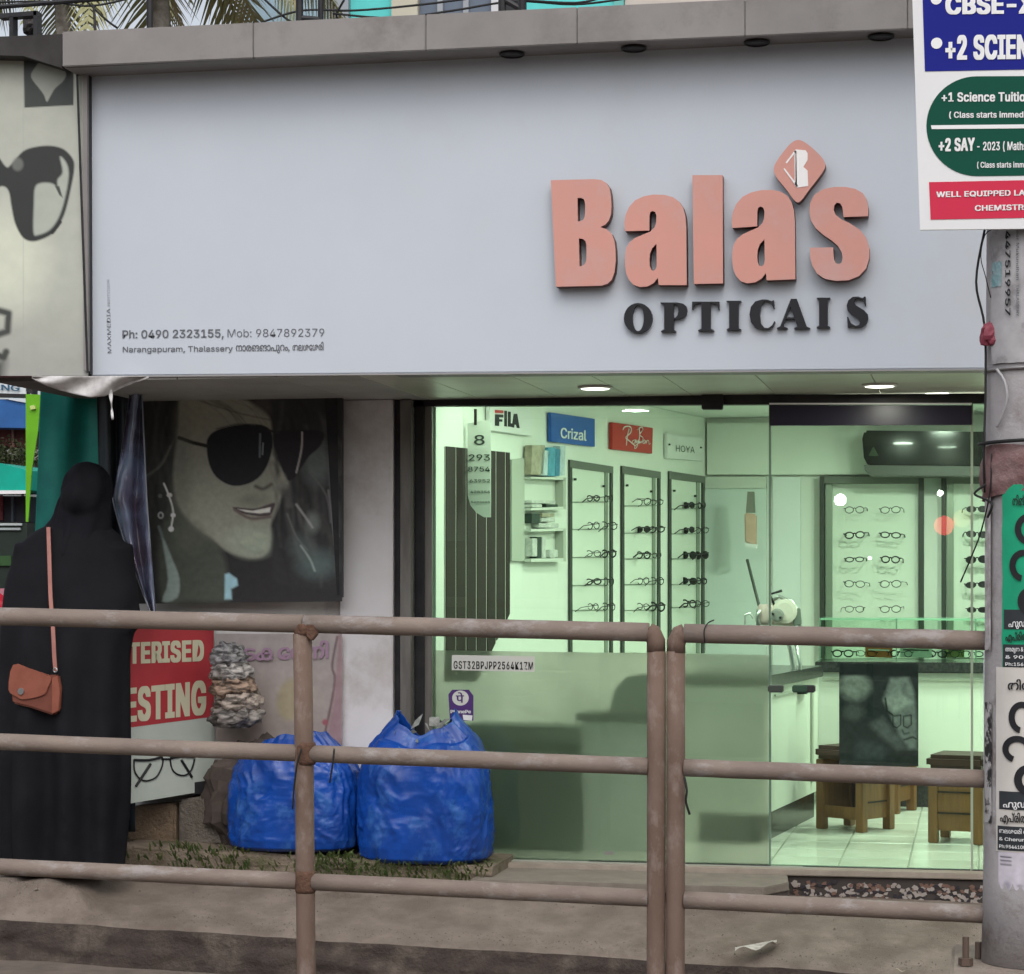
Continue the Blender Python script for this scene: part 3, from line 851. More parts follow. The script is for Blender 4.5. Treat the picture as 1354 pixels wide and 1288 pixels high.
# dark vertical strips (wall decor)
ds = thing('strip_panel', 'dark brown wall panel of vertical strips with a slanted lower right corner', 'wall panel', iw(630, 860, 0))
xs = [588, 602, 615.5, 629, 642.5, 655, 667.5, 674]
def ytop(x): return 590 + (x - 588) * .10
for i in range(len(xs) - 1):
    a, c_ = xs[i] + .9, xs[i+1] - .9
    def ylo(x): return 900 if x < 630 else 900 - (x - 630) * 2.05
    MB().slab(IW, [(a, ytop(a)), (c_, ytop(c_)), (c_, ylo(c_)), (a, ylo(a))], .005, .003).build('strip', M['dwood'], ds)
MB().slab(IW, [(588,590),(674,598.5),(674,809),(630,899),(588,899)], .0015, .001).build('backing', mat('strip_gap', (.40,.37,.33), .6), ds)
# eye chart
CP = PY(10.34)
ec = thing('eye_chart', 'long white card of shrinking numbers hanging by the window, rounded lower corner', 'eye chart', CP.hit(634, 686))
MB().slab(CP, [(618,560),(640,556),(649,556),(649,684),(640,684),(630,678),(622,668),(618.5,655)], 0, .004).build('card', mat('chart_white', (.72,.74,.68), .5), ec)
MB().slab(CP, [(627,541),(630.5,541),(630.5,562),(627,562)], .004, .006).build('hanger', M['dwood'], ec)
cpl = lambda x, y, o=.002: CP.hit(x, y, o)
for s_, x0, x1, y, h in [('8',627,641,588,18),('293',620,648,609,11.5),('8754',619,648,623.5,9),('63952',621,648,638,6),('428356',622,648,652,4.5),('5283625',623,648,665,3.5)]:
    text(s_, x0, y, x1, y, h, cpl, mat('chart_ink', (.06,.07,.06), .6), ec, bold=.01)
# brand signs on the left wall
def wallsign(name, label, quad, m, o=.025):
    t = thing(name, label, 'sign', iw((quad[0][0]+quad[2][0])/2, quad[2][1], 0))
    MB().slab(IW, quad, o, .02).build('board', m, t, bevel=.002)
    return t
ipl = lambda x, y, o=.0025: IW.hit(x, y, .025 + o)
t = wallsign('brand_sign', 'white sign with black and red lettering nearest the window on the left wall', [(641,533),(698,543),(698,577),(641,569)], mat('sign_white', (.75,.75,.73), .4))
fi = lambda P_: [(500 * 0 + 648 + (x - 503) * .295, 541.5 + (y - 210) * .295 + 0) for x, y in P_]
fb = M['black_print']
for q in [[(503,232),(540,234),(540,247),(521,246),(521,254),(535,255),(535,266),(521,265),(521,285),(503,283)],
          [(545,216),(556,217),(556,287),(545,286)], [(561,220),(573,221),(573,272),(583,274),(583,290),(561,287)],
          [(588,230),(602,230),(613,294),(601,293),(598,280),(590,278),(588,292),(578,290)]]:
    MB().slab(IW, fi(q), .0275, .002).build('letter_print', fb, t)
MB().slab(IW, fi([(503,212),(540,215),(540,228),(503,226)]), .0275, .002).build('letter_print', mat('print_red', (.5,.04,.04), .5), t)
t = wallsign('brand_sign', 'blue sign with white lettering second from the window on the left wall', [(722.5,545.5),(781,554),(781,591),(723,584)], mat('sign_blue', (.03,.11,.42), .35))
text('Crizal', 735, 579, 769, 583, 19, ipl, M['white'], t, bold=.015)
t = wallsign('brand_sign', 'red sign with white script lettering between the blue and white signs', [(804,558.5),(858,566),(857,600),(804,594)], mat('sign_red', (.50,.035,.03), .35))
def rb(pts): return [ipl(740 + x / 3.39, 480 + y / 3.39) for x, y in curve2(pts, 4)]
for q, r in [([(262,300),(270,288),(290,284),(300,295),(296,315),(275,335),(292,350),(318,372)], .006), ([(290,295),(282,330),(278,370)], .006),
          ([(318,345),(306,350),(305,362),(314,360),(320,345),(320,362)], .004), ([(322,345),(324,358),(332,345),(326,375),(316,385),(318,372),(340,352)], .004),
          ([(335,290),(338,320),(332,362)], .006), ([(328,300),(345,288),(352,300),(338,322),(352,335),(350,352),(334,360)], .005),
          ([(360,345),(352,356),(358,362),(366,348),(366,362),(372,348),(378,350),(380,364),(386,362)], .004)]:
    MB().tube(rb(q), r * .55, 6).build('script_stroke', M['white'], t)
t = wallsign('brand_sign', 'plain white sign with thin grey lettering farthest from the window', [(877,573),(926,580),(926,610),(877,606)], MATS['sign_white'])
text('HOYA', 888, 597, 913, 599.5, 12, ipl, mat('hoya_grey', (.10,.13,.12), .5), t, bold=.0)
for q in [(879,588),(921,592)]:
    MB().lathe(ipl(*q), [(.007,-.005),(.007,.005)], 8).build('screw', M['black'], t)

# shelf unit on the left wall
su = thing('wall_shelf', 'small staggered white wall shelf of three boxes beside the dark strips', 'shelf', iw(690, 742, 0))
sw = mat('shelf_white', (.62,.64,.58), .5); swg = mat('shelf_grey', (.42,.44,.38), .5)
MB().slab(IW, [(673,608),(690,606),(690,742),(673,742)], .015, .015).build('side_board', swg, su)
for q in [[(690,631),(736,631),(736,635),(690,633)], [(690,672),(737,670),(737,674),(690,675)], [(690,700),(737,698),(737,702),(690,703)], [(690,739),(737,738),(737,743),(690,743)]]:
    MB().slab(IW, q, .05, .045).build('shelf_board', sw, su)
MB().slab(IW, [(690,631),(733,631),(733,742),(690,742)], .004, .003).build('back_board', sw, su)
for q in [[(733,632),(736.5,632),(736.5,673),(733,673)], [(733,700),(736.5,700),(736.5,742),(733,742)]]:
    MB().slab(IW, q, .05, .045).build('end_board', swg, su)
cols = [(.65,.66,.62), (.07,.25,.40), (.10,.35,.50), (.55,.65,.70), (.04,.06,.05), (.45,.4,.3)]
def item(name, label, cat, quad, col, o=.12, t=.08, group=None):
    ob = MB().slab(IW, quad, o, t).build(name, mat('item_%d_%d_%d' % tuple(int(v*99) for v in col), col, .45, c2=tuple(v*.7 for v in col), scale=30), bevel=.002)
    tag(ob, label, cat, group)
    return ob
GB = 'boxes kept on the wall shelf'
for nm, lb, x0, x1, y0, y1, ci, sk in [
    ('carton','grey carton leaning on top of the wall shelf at the left',690,706,589,628,5,3), ('display_box','pale blue box with white lid on top of the wall shelf',703,712,596,629,3,2),
    ('display_box','bright blue upright box on top of the wall shelf',712,722,592,630,2,1), ('display_box','deep blue narrow box on top of the wall shelf',722,728,594,630,1,2), ('display_box','grey blue box at the right end of the shelf top',728,735,590,629,3,1),
    ('booklet','white booklets lying flat in the upper shelf box',692,724,662,666,0,0), ('booklet','white folded leaflet at the front of the upper shelf box',692,706,667,671,0,0), ('spectacle_case','black slim case lying in the upper shelf box',712,727,667,671,4,0),
    ('spectacle_case','black case on the middle shelf',692,703,679,692,4,0), ('spectacle_case','brown case stacked on the middle shelf',706,722,679,684,5,0), ('booklet','white box under a brown case on the middle shelf',705,723,685,690,0,0), ('booklet','wide white box low on the middle shelf',702,728,692,698,0,0),
    ('bottle','white cleaner bottle in the lowest shelf box',693,700,712,736,0,0), ('carton','black carton behind the bottle in the lowest shelf box',699,705,710,738,4,0), ('booklet','white upright booklet in the lowest shelf box',706,711,710,738,0,0), ('pot','small round white pot in the lowest shelf box',716,727,727,737,0,0)]:
    item(nm, lb, 'bottle' if nm == 'bottle' else ('box' if 'box' in nm or nm in ('carton',) else ('case' if 'case' in nm else ('pot' if nm == 'pot' else 'booklet'))), [(x0+sk*.5,y0),(x1+sk,y0),(x1,y1),(x0,y1)], cols[ci], .05 if sk else .045, .04, GB)

# spectacles prototype
def spectacles(w_, thick, dark, lens):
    """front at origin facing -Y, arms running back; width w_"""
    b = MB(); s = w_ / .14
    for sx in (-1, 1):
        pts = [Vector((sx * .033 * s + .026 * s * math.cos(a) * sx, 0, .017 * s * math.sin(a) * (1 if math.sin(a) > 0 else 1.1))) for a in [i * math.pi / 8 for i in range(17)]]
        b.tube(pts, thick, 5, caps=False)
        b.tube([Vector((sx * .059 * s, 0, .008 * s)), Vector((sx * .068 * s, .004, .009 * s)), Vector((sx * .07 * s, .10 * s, .006 * s)), Vector((sx * .069 * s, .135 * s, -.014 * s))], thick * .9, 5)
        if lens:
            b.add([p * 1.0 + Vector((0, .001, 0)) for p in pts[:16]], [tuple(range(16))])
    b.tube([Vector((-.008 * s, 0, .006 * s)), Vector((0, 0, .011 * s)), Vector((.008 * s, 0, .006 * s))], thick, 5)
    return b.mesh('spectacles')
fr_m = mat('frame_black', (.02,.02,.022), .35)
PRO = {k: spectacles(.14, th, 0, ln) for k, th, ln in [('thin', .0024, False), ('bold', .0042, False), ('sun', .0035, True)]}
for m_ in PRO.values(): m_.materials.append(fr_m)
rngs = random.Random(31)
def put_specs(kind, pos, rz, label, group, sc=1.0, rx=0.0):
    o = bpy.data.objects.new('sunglasses' if kind == 'sun' else 'spectacles', PRO[kind]); COL.objects.link(o)
    j_ = rngs.uniform(.9, 1.1); sc = sc * j_
    o.location = pos; o.rotation_euler = (rx + rngs.uniform(-.08, .08), rngs.uniform(-.06, .06), rz + rngs.uniform(-.22, .22)); o.scale = (sc, sc, sc * rngs.uniform(.85, 1.2))
    tag(o, label, 'sunglasses' if kind == 'sun' else 'glasses', group)
LWrz = math.atan2(IW.n.y, IW.n.x) + math.pi / 2
# three display cases on the left wall
cases = [(751,808,608,617,'nearest the window'), (820,871,616,624,'middle one of three'), (882.5,929.5,623,630,'farthest from the window')]
rws = [[659,695,732,769,802],[664,700,734,768,802],[668,701,734,768,798]]
cn = ['first case from the window','middle case of the left wall','third case from the window']
rn = ['top row','second row','middle row','fourth row','bottom row']
dk = mat('case_frame', (.045,.05,.045), .4); rod = mat('case_rod', (.30,.34,.28), .3, metal=.5)
for ci, (xa, xb, ya, yb_, nm) in enumerate(cases):
    t = thing('display_case', f'tall dark edged wall case of spectacles, {nm}', 'display case', iw((xa+xb)/2, 862, 0), 'wall cases with spectacles')
    MB().slab(IW, [(xa+2,ya),(xb-2,yb_),(xb-2,864),(xa+2,862)], .003, .002).build('back_panel', mat('case_back', (.72,.76,.68), .4), t)
    MB().slab(IW, [(xa,ya),(xa+3,ya),(xa+3.4,864),(xa,864)], .012, .01).build('side_frame', dk, t)
    MB().slab(IW, [(xb-3,yb_),(xb,yb_),(xb,864),(xb-3.4,864)], .012, .01).build('side_frame', dk, t)
    MB().slab(IW, [(xa,ya),(xb,yb_),(xb,yb_+9),(xa,ya+10)], .0135, .012).build('top_frame', mat('case_top', (.14,.15,.13), .4), t)
    xr_ = xb - 10
    MB().slab(IW, [(xr_,yb_+6),(xr_+4,yb_+6),(xr_+4,864),(xr_,864)], .009, .005).build('rod', rod, t)
    for (qx, qy) in [(xa+6,ya+26),(xb-13,yb_+26)]:
        MB().lathe(iw(qx,qy,.015), [(.008,-.006),(.008,.006)], 8).build('screw', M['black'], t)
    for ri, yy in enumerate(rws[ci]):
        MB().slab(IW, [(xa+5,yy+4.5),(xb-4,yy+4),(xb-4,yy+5.2),(xa+5,yy+5.7)], .008, .005).build('pin_rail', rod, t)
        for k in range(2):
            fx = xa + (xb - xa) * (.40 if k == 0 else .76)
            kind = 'sun' if (ci == 2 and ri < 4 and k == 0) or (ci == 1 and ri == 1 and k == 0) or (ci == 2 and ri == 2) else ('bold' if (ci + ri + k) % 3 == 0 else 'thin')
            put_specs(kind, iw(fx, yy, .045), LWrz + .95, f'{"dark" if kind != "thin" else "thin"} {"sunglasses" if kind == "sun" else "spectacles"}, {rn[ri]} of the {cn[ci]}, {"left" if k == 0 else "right"} pair', f'eyewear shown in the {cn[ci]}', 1.0 if kind != 'sun' else 1.1, -.05)
# back wall: white door panel with hanging bag
BW = PY(13.8)
bwp = lambda x, y, o=0: BW.hit(x, y, o)
t = thing('wall_mirror', 'tall pale mirror panel on the back wall beside the display cases', 'mirror', bwp(970, 880))
MB().slab(BW, [(934,640),(1014,640),(1014,880),(934,880)], .03, .028).build('glass', mat('mirror_pale', (.66,.72,.70), .12, spec=.6), t)
MB().slab(BW, [(934,631),(1014,631),(1014,646),(934,646)], .05, .045).build('top_frame', sw, t)
t = thing('wall_panel', 'plain pale panel on the back wall right of the mirror', 'panel', bwp(1040, 880))
MB().slab(BW, [(1022,631),(1059,631),(1059,880),(1022,880)], .03, .028).build('sheet', mat('panel_pale', (.74,.77,.76), .3), t)
t = thing('wall_calendar', 'small red and white bag hanging on a hook near the mirror', 'hanging bag', bwp(992, 725))
b = MB(); pl = PY(13.5)
MB().slab(pl, [(984,678),(1000,680),(1000,722),(985,718)], 0, .05).build('pouch', mat('red_pouch', (.62,.45,.36), .5, c2=(.55,.36,.28), scale=8), t, bevel=.008)
MB().slab(pl, [(988,650),(997,650),(998,678),(986,678)], -.01, .03).build('hook_tape', mat('hook_grey', (.2,.2,.17), .6), t)
MB().slab(pl, [(985,718),(1001,720),(1000,725),(985,723)], .002, .05).build('bottom_seam', M['white'], t)
ob = MB().tube([P(988,740,13.3), P(1005,806,13.2), P(1010,826,13.2)], .009, 8).build('stick', mat('stick_grey', (.05,.06,.05), .4)); tag(ob, 'thin dark stick leaning against the back wall behind the eye instrument', 'stick')
# display board on the back wall (two columns of frames)
def board(xa, xb, ya, yb_, label, rows, cols_, kinds, gname):
    t = thing('display_board', label, 'display board', bwp((xa+xb)/2, yb_))
    MB().slab(BW, [(xa+16,ya+15),(xb-7,ya+15),(xb-7,yb_),(xa+16,yb_)], .012, .01).build('back_panel', MATS['case_back'], t)
    MB().slab(BW, [(xa,ya),(xb,ya),(xb,ya+9),(xa,ya+9)], .08, .078).build('top_frame', MATS['case_top'], t)
    MB().slab(BW, [(xa,ya),(xa+6,ya),(xa+6,yb_),(xa,yb_)], .082, .08).build('side_frame', dk, t)
    MB().slab(BW, [(xa+7,ya+9),(xa+16,ya+9),(xa+16,yb_),(xa+7,yb_)], .04, .038).build('inner_frame', rod, t)
    MB().slab(BW, [(xb-7,ya),(xb,ya),(xb,yb_),(xb-7,yb_)], .082, .08).build('side_frame', dk, t)
    for ri, yy in enumerate(rows):
        for k, xx in enumerate(cols_):
            kind = kinds(ri, k)
            put_specs(kind, bwp(xx, yy, .13), .0, f'{"dark sunglasses" if kind=="sun" else "small thin spectacles"}, {rn[ri]} of {gname}' + (f', {"left" if k==0 else "right"} column' if len(cols_) > 1 else ''), f'eyewear on {gname}', 1.0, .0)
    return t
board(1085, 1222, 631, 870, 'wide dark framed board of spectacles on the back wall below the air conditioner', [675,708,740,772,805], [1131.5,1178.5], lambda r, k: 'bold' if r in (1,2) else 'thin', 'the wide back wall board')
board(1245, 1345, 631, 870, 'dark framed board of sunglasses at the right end of the back wall', [674,707,740,773,806], [1292], lambda r, k: 'sun', 'the right hand back wall board')
# air conditioner
AC = PY(13.45)
t = thing('air_conditioner', 'glossy black wall air conditioner with grey lower lip above the boards', 'air conditioner', P(1215, 630, 13.45))
MB().slab(AC, [(1143,569),(1330,571),(1330,618),(1148,616),(1142,605),(1140,580)], 0, .3).build('body', mat('piano_black', (.012,.014,.013), .12, coat=.4), t, bevel=.012)
MB().slab(AC, [(1142,615),(1330,617),(1330,630),(1150,629),(1144,622)], .004, .3).build('lower_lip', mat('ac_lip', (.09,.095,.085), .4), t, bevel=.004)
MB().slab(AC, [(1155,590),(1162,603),(1148,603)], .003, .002).build('badge', mat('badge', (.03,.05,.025), .4), t)
# slit lamp / eye instrument on left counter
t = thing('eye_instrument', 'cream eye testing instrument with round dials on the left counter', 'instrument', P(1030, 918, 11.6))
IP = PY(11.6); cream = mat('cream_enamel', (.80,.72,.66), .35, c2=(.7,.62,.56), scale=9)
MB().slab(IP, [(1003,826),(1003,806),(1018,799),(1040,797),(1056,806),(1056,828)], .05, .1).build('head', cream, t, bevel=.015)
MB().lathe(Vector((0,0,0)), [(.05,-.02),(.055,0),(.04,.02)], 20).build('x', cream).name = 'tmp_dial'
bpy.data.objects.remove(bpy.data.objects['tmp_dial'])
def dial(px, py, r, m, nm, o=.09):
    c = IP.hit(px, py, o)
    ring = [(r, 0), (r, .03), (r*.7, .035)]
    vs = []; n = 20
    b = MB()
    for rr, dd in ring:
        for j in range(n):
            a = 6.2832 * j / n; vs.append(c + Vector((rr * math.cos(a), -dd, rr * math.sin(a))))
    fs = [(i*n+j, i*n+(j+1)%n, (i+1)*n+(j+1)%n, (i+1)*n+j) for i in range(2) for j in range(n)] + [tuple(2*n+j for j in range(n)), tuple(reversed(range(n)))]
    b.add(vs, fs).build(nm, m, t, smooth=False)
dial(1040, 808, .062, cream, 'dial'); dial(1031, 813, .034, mat('grey_enamel2', (.30,.30,.28), .4), 'dial', .125); dial(1026, 811, .007, M['black'], 'knob', .16); dial(1036, 816, .007, M['black'], 'knob', .16)
MB().lathe(IP.hit(1013,812,.04), [(.001,-.05),(.04,-.05),(.045,-.03),(.045,.03),(.03,.05),(.001,.05)], 20).build('drum', mat('pink_enamel', (.62,.48,.46), .35), t, smooth=True)
MB().tube([P(1003,828,11.5), P(1001,815,11.5), P(1004,806,11.5)], .012, 8).build('grip', M['chrome'], t, smooth=True)
MB().slab(PY(11.5), [(1047,806),(1058,804),(1060,826),(1049,828)], .0, .04).build('side_box', mat('grey_enamel', (.20,.22,.20), .4), t, bevel=.004)
MB().tube([P(1024,800,11.5), P(1018,786,11.5), P(1034,781,11.5)], .007, 8).build('lever', M['black'], t, smooth=True)
MB().tube([P(1018,797,11.55), P(1030,789,11.55), P(1047,796,11.55), P(1057,812,11.55), P(1058,830,11.55)], .010, 8).build('arm', M['chrome'], t, smooth=True)
MB().tube([P(1038,830,11.6), P(1046,858,11.6), P(1050,885,11.6), P(1044,912,11.6)], [.02,.016,.016,.022], 10).build('stand', M['chrome'], t, smooth=True)
MB().tube([P(1052,848,11.5), P(1058,880,11.5), P(1056,900,11.5)], .009, 8).build('cable', M['chrome'], t, smooth=True)
MB().slab(IP, [(1022,908),(1066,908),(1070,917),(1020,917)], .08, .18).build('base', M['black'], t, bevel=.008)
MB().tube([P(985,826,11.3), P(985,813,11.3), P(992,811,11.3), P(996,818,11.3)], .006, 6).build('chin_rest', M['chrome'], t)
# left counter
def P0(px, py, z): return PZ(px, py, z)
ct = thing('side_counter', 'pale side counter with dark granite top below the eye instrument', 'counter', P0(1045, 1095, 0))
g1 = P0(1020, 1112, 0); g2 = P0(1074, 1084, 0)
pl = PL((g1.x, g1.y), (g2.x, g2.y))
back = Vector((-.42, .0, 0))
def wallstrip(a, c_, z0, z1, off, th, m, name, par, bev=0.0):
    n = pl.n
    MB().prism([Vector((a.x,a.y,z0))+n*off, Vector((c_.x,c_.y,z0))+n*off, Vector((c_.x,c_.y,z1))+n*off, Vector((a.x,a.y,z1))+n*off],
               [Vector((a.x,a.y,z0))+n*(off-th), Vector((c_.x,c_.y,z0))+n*(off-th), Vector((c_.x,c_.y,z1))+n*(off-th), Vector((a.x,a.y,z1))+n*(off-th)]).build(name, m, par, bevel=bev)
g0 = g1 + (g1 - g2) * .15
g3 = g2 + (g2 - g1) * .15
wallstrip(g0, g3, .14, .74, 0, .4, sw, 'body', ct)
wallstrip(g0, g3, 0, .137, -.02, .3, M['stonetop'], 'plinth', ct)
wallstrip(g0, g3, .742, .80, .03, .46, M['stonetop'], 'top', ct, .004)
wallstrip(g0 + (g2-g1)*.2, g3 - (g2-g1)*.12, .69, .70, .012, .01, swg, 'moulding', ct)
wallstrip(g3 - (g2-g1)*.2, g3 - (g2-g1)*.16, .2, .70, .012, .01, swg, 'moulding', ct)
# right counter across the back
RC = PY(12.7)
ct = thing('display_counter', 'long pale counter with a glass showcase on top at the back of the shop', 'counter', P0(1250, 1060, 0))
X0, X1 = XA(1083, 12.7), XR - .02
MB().box((X0,12.7,.14),(X1,13.2,.74)).build('body', sw, ct)
MB().box((X0+.02,12.72,0),(X1,13.2,.137)).build('plinth', M['stonetop'], ct)
MB().box((X0-.02,12.66,.742),(X1,13.22,.80)).build('top', M['stonetop'], ct, bevel=.004)
MB().box((X0,12.72,1.03),(X1,13.15,1.04)).build('glass_top', mat('case_glass', (.2,.38,.26), .15), ct)
MB().box((X0,12.72,.802),(X1,12.728,1.029)).build('glass_front', glassmat('clear_case', (.85,.95,.88), .7), ct)
for xx in (X0, X0+.42, X0+.85): MB().box((xx,12.71,.802),(xx+.008,12.718,1.04)).build('glass_edge', M['glass_edge'], ct)
MB().box((X0+.02,12.68,.70),(X1,12.698,.71)).build('moulding', swg, ct)
rg = random.Random(9)
for k in range(9):
    x = X0 + .12 + k * .13
    put_specs('thin' if k % 2 else 'bold', Vector((x, 12.9, .84)), rg.uniform(-.3,.3), 'thin spectacles lying inside the glass showcase on the back counter', 'spectacles inside the glass showcase', .9)
for lb, x0, x1, col in [('orange leaflet holder standing on the back counter showcase',1144,1180,(.55,.16,.05)),('white price card standing on the back counter showcase',1190,1232,(.6,.65,.6)),('olive green box standing on the back counter showcase',1250,1275,(.25,.26,.10))]:
    t = thing('card_stand', lb, 'card', P(x0, 869, 12.9))
    MB().slab(PY(12.9), [(x0,852),(x1,853),(x1,870),(x0,869)], 0, .02).build('card', mat('card%d' % x0, col, .5), t, bevel=.002)
    MB().slab(PY(12.9), [(x0+4,858),(x1-4,859),(x1-4,861),(x0+4,860)], .002, .002).build('print_line', M['white'] if x0 < 1150 else mat('print_dk', (.08,.1,.08), .5), t)
# shelf ledge behind door poster and small stuff on left counter
for lb, px, col in [('dark tray lying on the granite counter top',1026,(.05,.06,.05)),('dark green case lying on the granite counter top',1058,(.03,.07,.04)),('small black box lying on the granite counter top',1068,(.03,.03,.03))]:
    p = P0(px, 916, .80)
    o = MB().box((p.x-.03,p.y-.03,.802),(p.x+.03,p.y+.03,.83)).build('small_tray' if 'tray' in lb else 'small_box', mat('ct%d' % px, col, .5), bevel=.004); tag(o, lb, 'tray' if 'tray' in lb else 'box')
# stools
def stool(name, label, px, py, w_, d_, h, rz, cat='stool', front=False):
    """front-left foot at pixel; built about its base centre"""
    t = thing(name, label, cat, (0,0,0), 'wooden stools with dark cushions')
    b = lambda: MB()
    hw, hd = w_/2, d_/2
    leg = .045
    for sx in (-1, 1):
        for sy in (-1, 1):
            x, y = sx * (hw - leg/2), sy * (hd - leg/2)
            MB().box((x-leg/2,y-leg/2,0),(x+leg/2,y+leg/2,h-.07)).build('leg', M['wood'], t, bevel=.003)
    for sx in (-1, 1):
        MB().box((sx*(hw-.03)-.009,-hd+leg,.06),(sx*(hw-.03)+.009,hd-leg,h-.07)).build('side_panel', M['wood'], t)
        for zz_ in (.14, .24): MB().box((sx*(hw-.018)-.003,-hd+leg,zz_),(sx*(hw-.018)+.003,hd-leg,zz_+.008)).build('groove', M['dwood'], t)
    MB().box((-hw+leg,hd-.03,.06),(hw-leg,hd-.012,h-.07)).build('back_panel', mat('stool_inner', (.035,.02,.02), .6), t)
    MB().box((-hw+leg,-hd+.01,.06),(hw-leg,-hd+.028,h-.07 if front else .12)).build('front_panel' if front else 'front_rail', M['wood'], t)
    if front:
        for zz_ in (.14, .24): MB().box((-hw+leg,-hd+.004,zz_),(hw-leg,-hd+.009,zz_+.008)).build('groove', M['dwood'], t)
    MB().box((-hw-.01,-hd-.01,h-.068),(hw+.01,hd+.01,h)).build('cushion', mat('cushion', (.07,.035,.03), .45, c2=(.05,.025,.02), scale=10), t, bevel=.02, smooth=False)
    c = PZ(px, py, 0)
    t.location = (c.x, c.y, 0.001); t.rotation_euler = (0, 0, rz)
    return t
stool('stool', 'wooden box stool in front, half hidden by the dark portrait poster', 1131, 1096, .29, .27, .42, R(-34))
stool('stool', 'wooden box stool standing behind the poster stool near the counter', 1163, 1072, .32, .28, .42, R(-20))
stool('stool', 'wooden box stool at the right edge of the glass door', 1272, 1112, .26, .30, .42, R(-12), front=True)
# portrait poster in the doorway
t = thing('portrait_poster', 'dark portrait poster of two faces with glasses propped on the front stool', 'poster', P(1162, 1012, 11.2))
DP = PY(11.2)
c = Canvas(632, 158, 920, 532, 3.2, (30,30,34))
c.ell(690,240,55,50,(95,95,95),.6,.9).ell(685,335,38,30,(60,60,62),.8,.8)
c.poly([(820,210),(885,205),(905,260),(912,330),(915,470),(885,470),(850,420),(825,360),(790,290)], (88,88,90), 14)
c.poly([(800,290),(850,260),(900,300),(830,340)], (110,110,110), 14)
c.poly([(740,380),(790,350),(830,400),(890,470),(840,470),(780,420)], (62,62,66), 20)
c.stroke([(800,285),(806,330),(826,345)], 7, (15,15,18), 4)
for x in (842, 880): c.stroke([(x-14,350),(x+14,345),(x+14,380),(x,392),(x-14,385),(x-14,350)], 4, (12,12,14), 3)
c.stroke([(868,435),(900,425),(912,432)], 6, (25,25,28), 4); c.stroke([(862,400),(868,415),(885,410)], 5, (40,40,42), 5)
c.poly([(632,158),(920,165),(920,205),(632,200)], (22,22,26), 8)
c.poly([(700,440),(800,450),(800,510),(690,510)], (42,44,50), 25)
c.grain(.35, 22)
k_ = .3634
finish('printed_sheet', c.mesh(lambda x, y: DP.hit(880 + k_*x, 820 + k_*y, .006), 1.7), printmat('poster_print', .4), t)
MB().slab(DP, [(1110,878),(1214,880),(1214,1013),(1112,1010)], 0, .02).build('board', M['black'], t)
# cabinet & things behind the frosted film
t = thing('film_cabinet', 'pale cabinet with a dark lid standing right behind the frosted glass', 'cabinet', P(815, 1128, 10.36))
CB = PY(10.36)
MB().slab(CB, [(768,954),(868,956),(868,1130),(771,1126)], 0, .30).build('body', mat('cab_pale', (.88,.88,.88), .5, c2=(.84,.84,.84), scale=5), t, bevel=.004)
MB().slab(CB, [(762,944),(870,944),(870,954),(762,953)], .01, .32).build('lid', M['dark_metal'], t)
ob = MB().slab(CB, [(800,943),(806,915),(822,897),(845,893),(866,897),(868,943)], -.12, .12).build('dark_bag', mat('bag_dark', (.16,.16,.15), .7, c2=(.22,.22,.21), scale=12)); tag(ob, 'dark soft bag lying on the cabinet lid behind the frosted glass', 'bag')
t = thing('dark_bench', 'low dark bench standing behind the frosted glass beside the cabinet', 'bench', P(700, 1128, 10.3))
MB().slab(PY(10.3), [(612,985),(766,985),(766,1128),(612,1122)], 0, .25).build('front', mat('bench_dark', (.025,.03,.028), .6, c2=(.04,.05,.045), scale=5), t)
MB().slab(PY(10.3), [(590,958),(766,962),(766,983),(590,981)], .02, .3).build('top', mat('bench_top', (.05,.075,.06), .5), t)
MB().slab(PY(10.3), [(590,985),(610,985),(610,1122),(590,1122)], 0, .25).build('leg', MATS['bench_dark'], t)
# ------------------------------------------------------------------ ALCOVE: portrait hoarding
k2 = .3028
def q2(x, y): return (150 + k2 * x, 500 + k2 * y)
c = Canvas(60, 20, 1000, 985, 4.2, (30,29,30))
c.ell(150, 400, 130, 380, (40,40,38), .8, .8)
c.poly(bez([(300,90),(420,80),(560,95),(650,140),(690,200),(700,340),(740,400),(768,465),(755,500),(735,530),(722,570),(703,610),(688,655),(690,710),(676,765),(635,790),(565,785),(490,755),(430,700),(340,640),(285,560),(262,430),(280,250),(285,150)],3), (98,99,86), 16)
c.ell(420, 560, 120, 140, (106,107,92), 1.2, .8).ell(610, 720, 90, 60, (104,116,98), 1.0, .8).ell(360, 190, 70, 100, (100,98,82), 1.2, .5)
c.poly(bez([(262,560),(340,650),(430,720),(480,770),(500,860),(505,975),(330,978),(210,978),(200,700)],3), (50,54,46), 30)
c.ell(330, 700, 60, 60, (62,66,54), 1.3, .7)
c.stroke(curve2([(640,105),(720,150),(830,160),(900,200)],4), 60, (46,44,42), 40)
c.poly([(690,110),(900,100),(960,300),(985,700),(985,940),(700,900),(690,780),(700,650),(750,560),(775,480),(760,330),(700,250)], (33,32,33), 20)
rg = random.Random(17)
for k in range(60):
    x = rg.uniform(690, 960); y = rg.uniform(60, 620); L_ = rg.uniform(180, 360); ph = rg.uniform(0, 6); am = rg.uniform(8, 26)
    pts = [(x + am * math.sin(ph + i * .55) + i * 6, y + L_ * i / 8) for i in range(9)]
    g = rg.choice([40, 48, 58, 70, 20, 16, 24]); c.stroke(curve2(pts, 3), rg.uniform(6, 20), (g, g, g - 2), 16, rg.uniform(.25, .5))
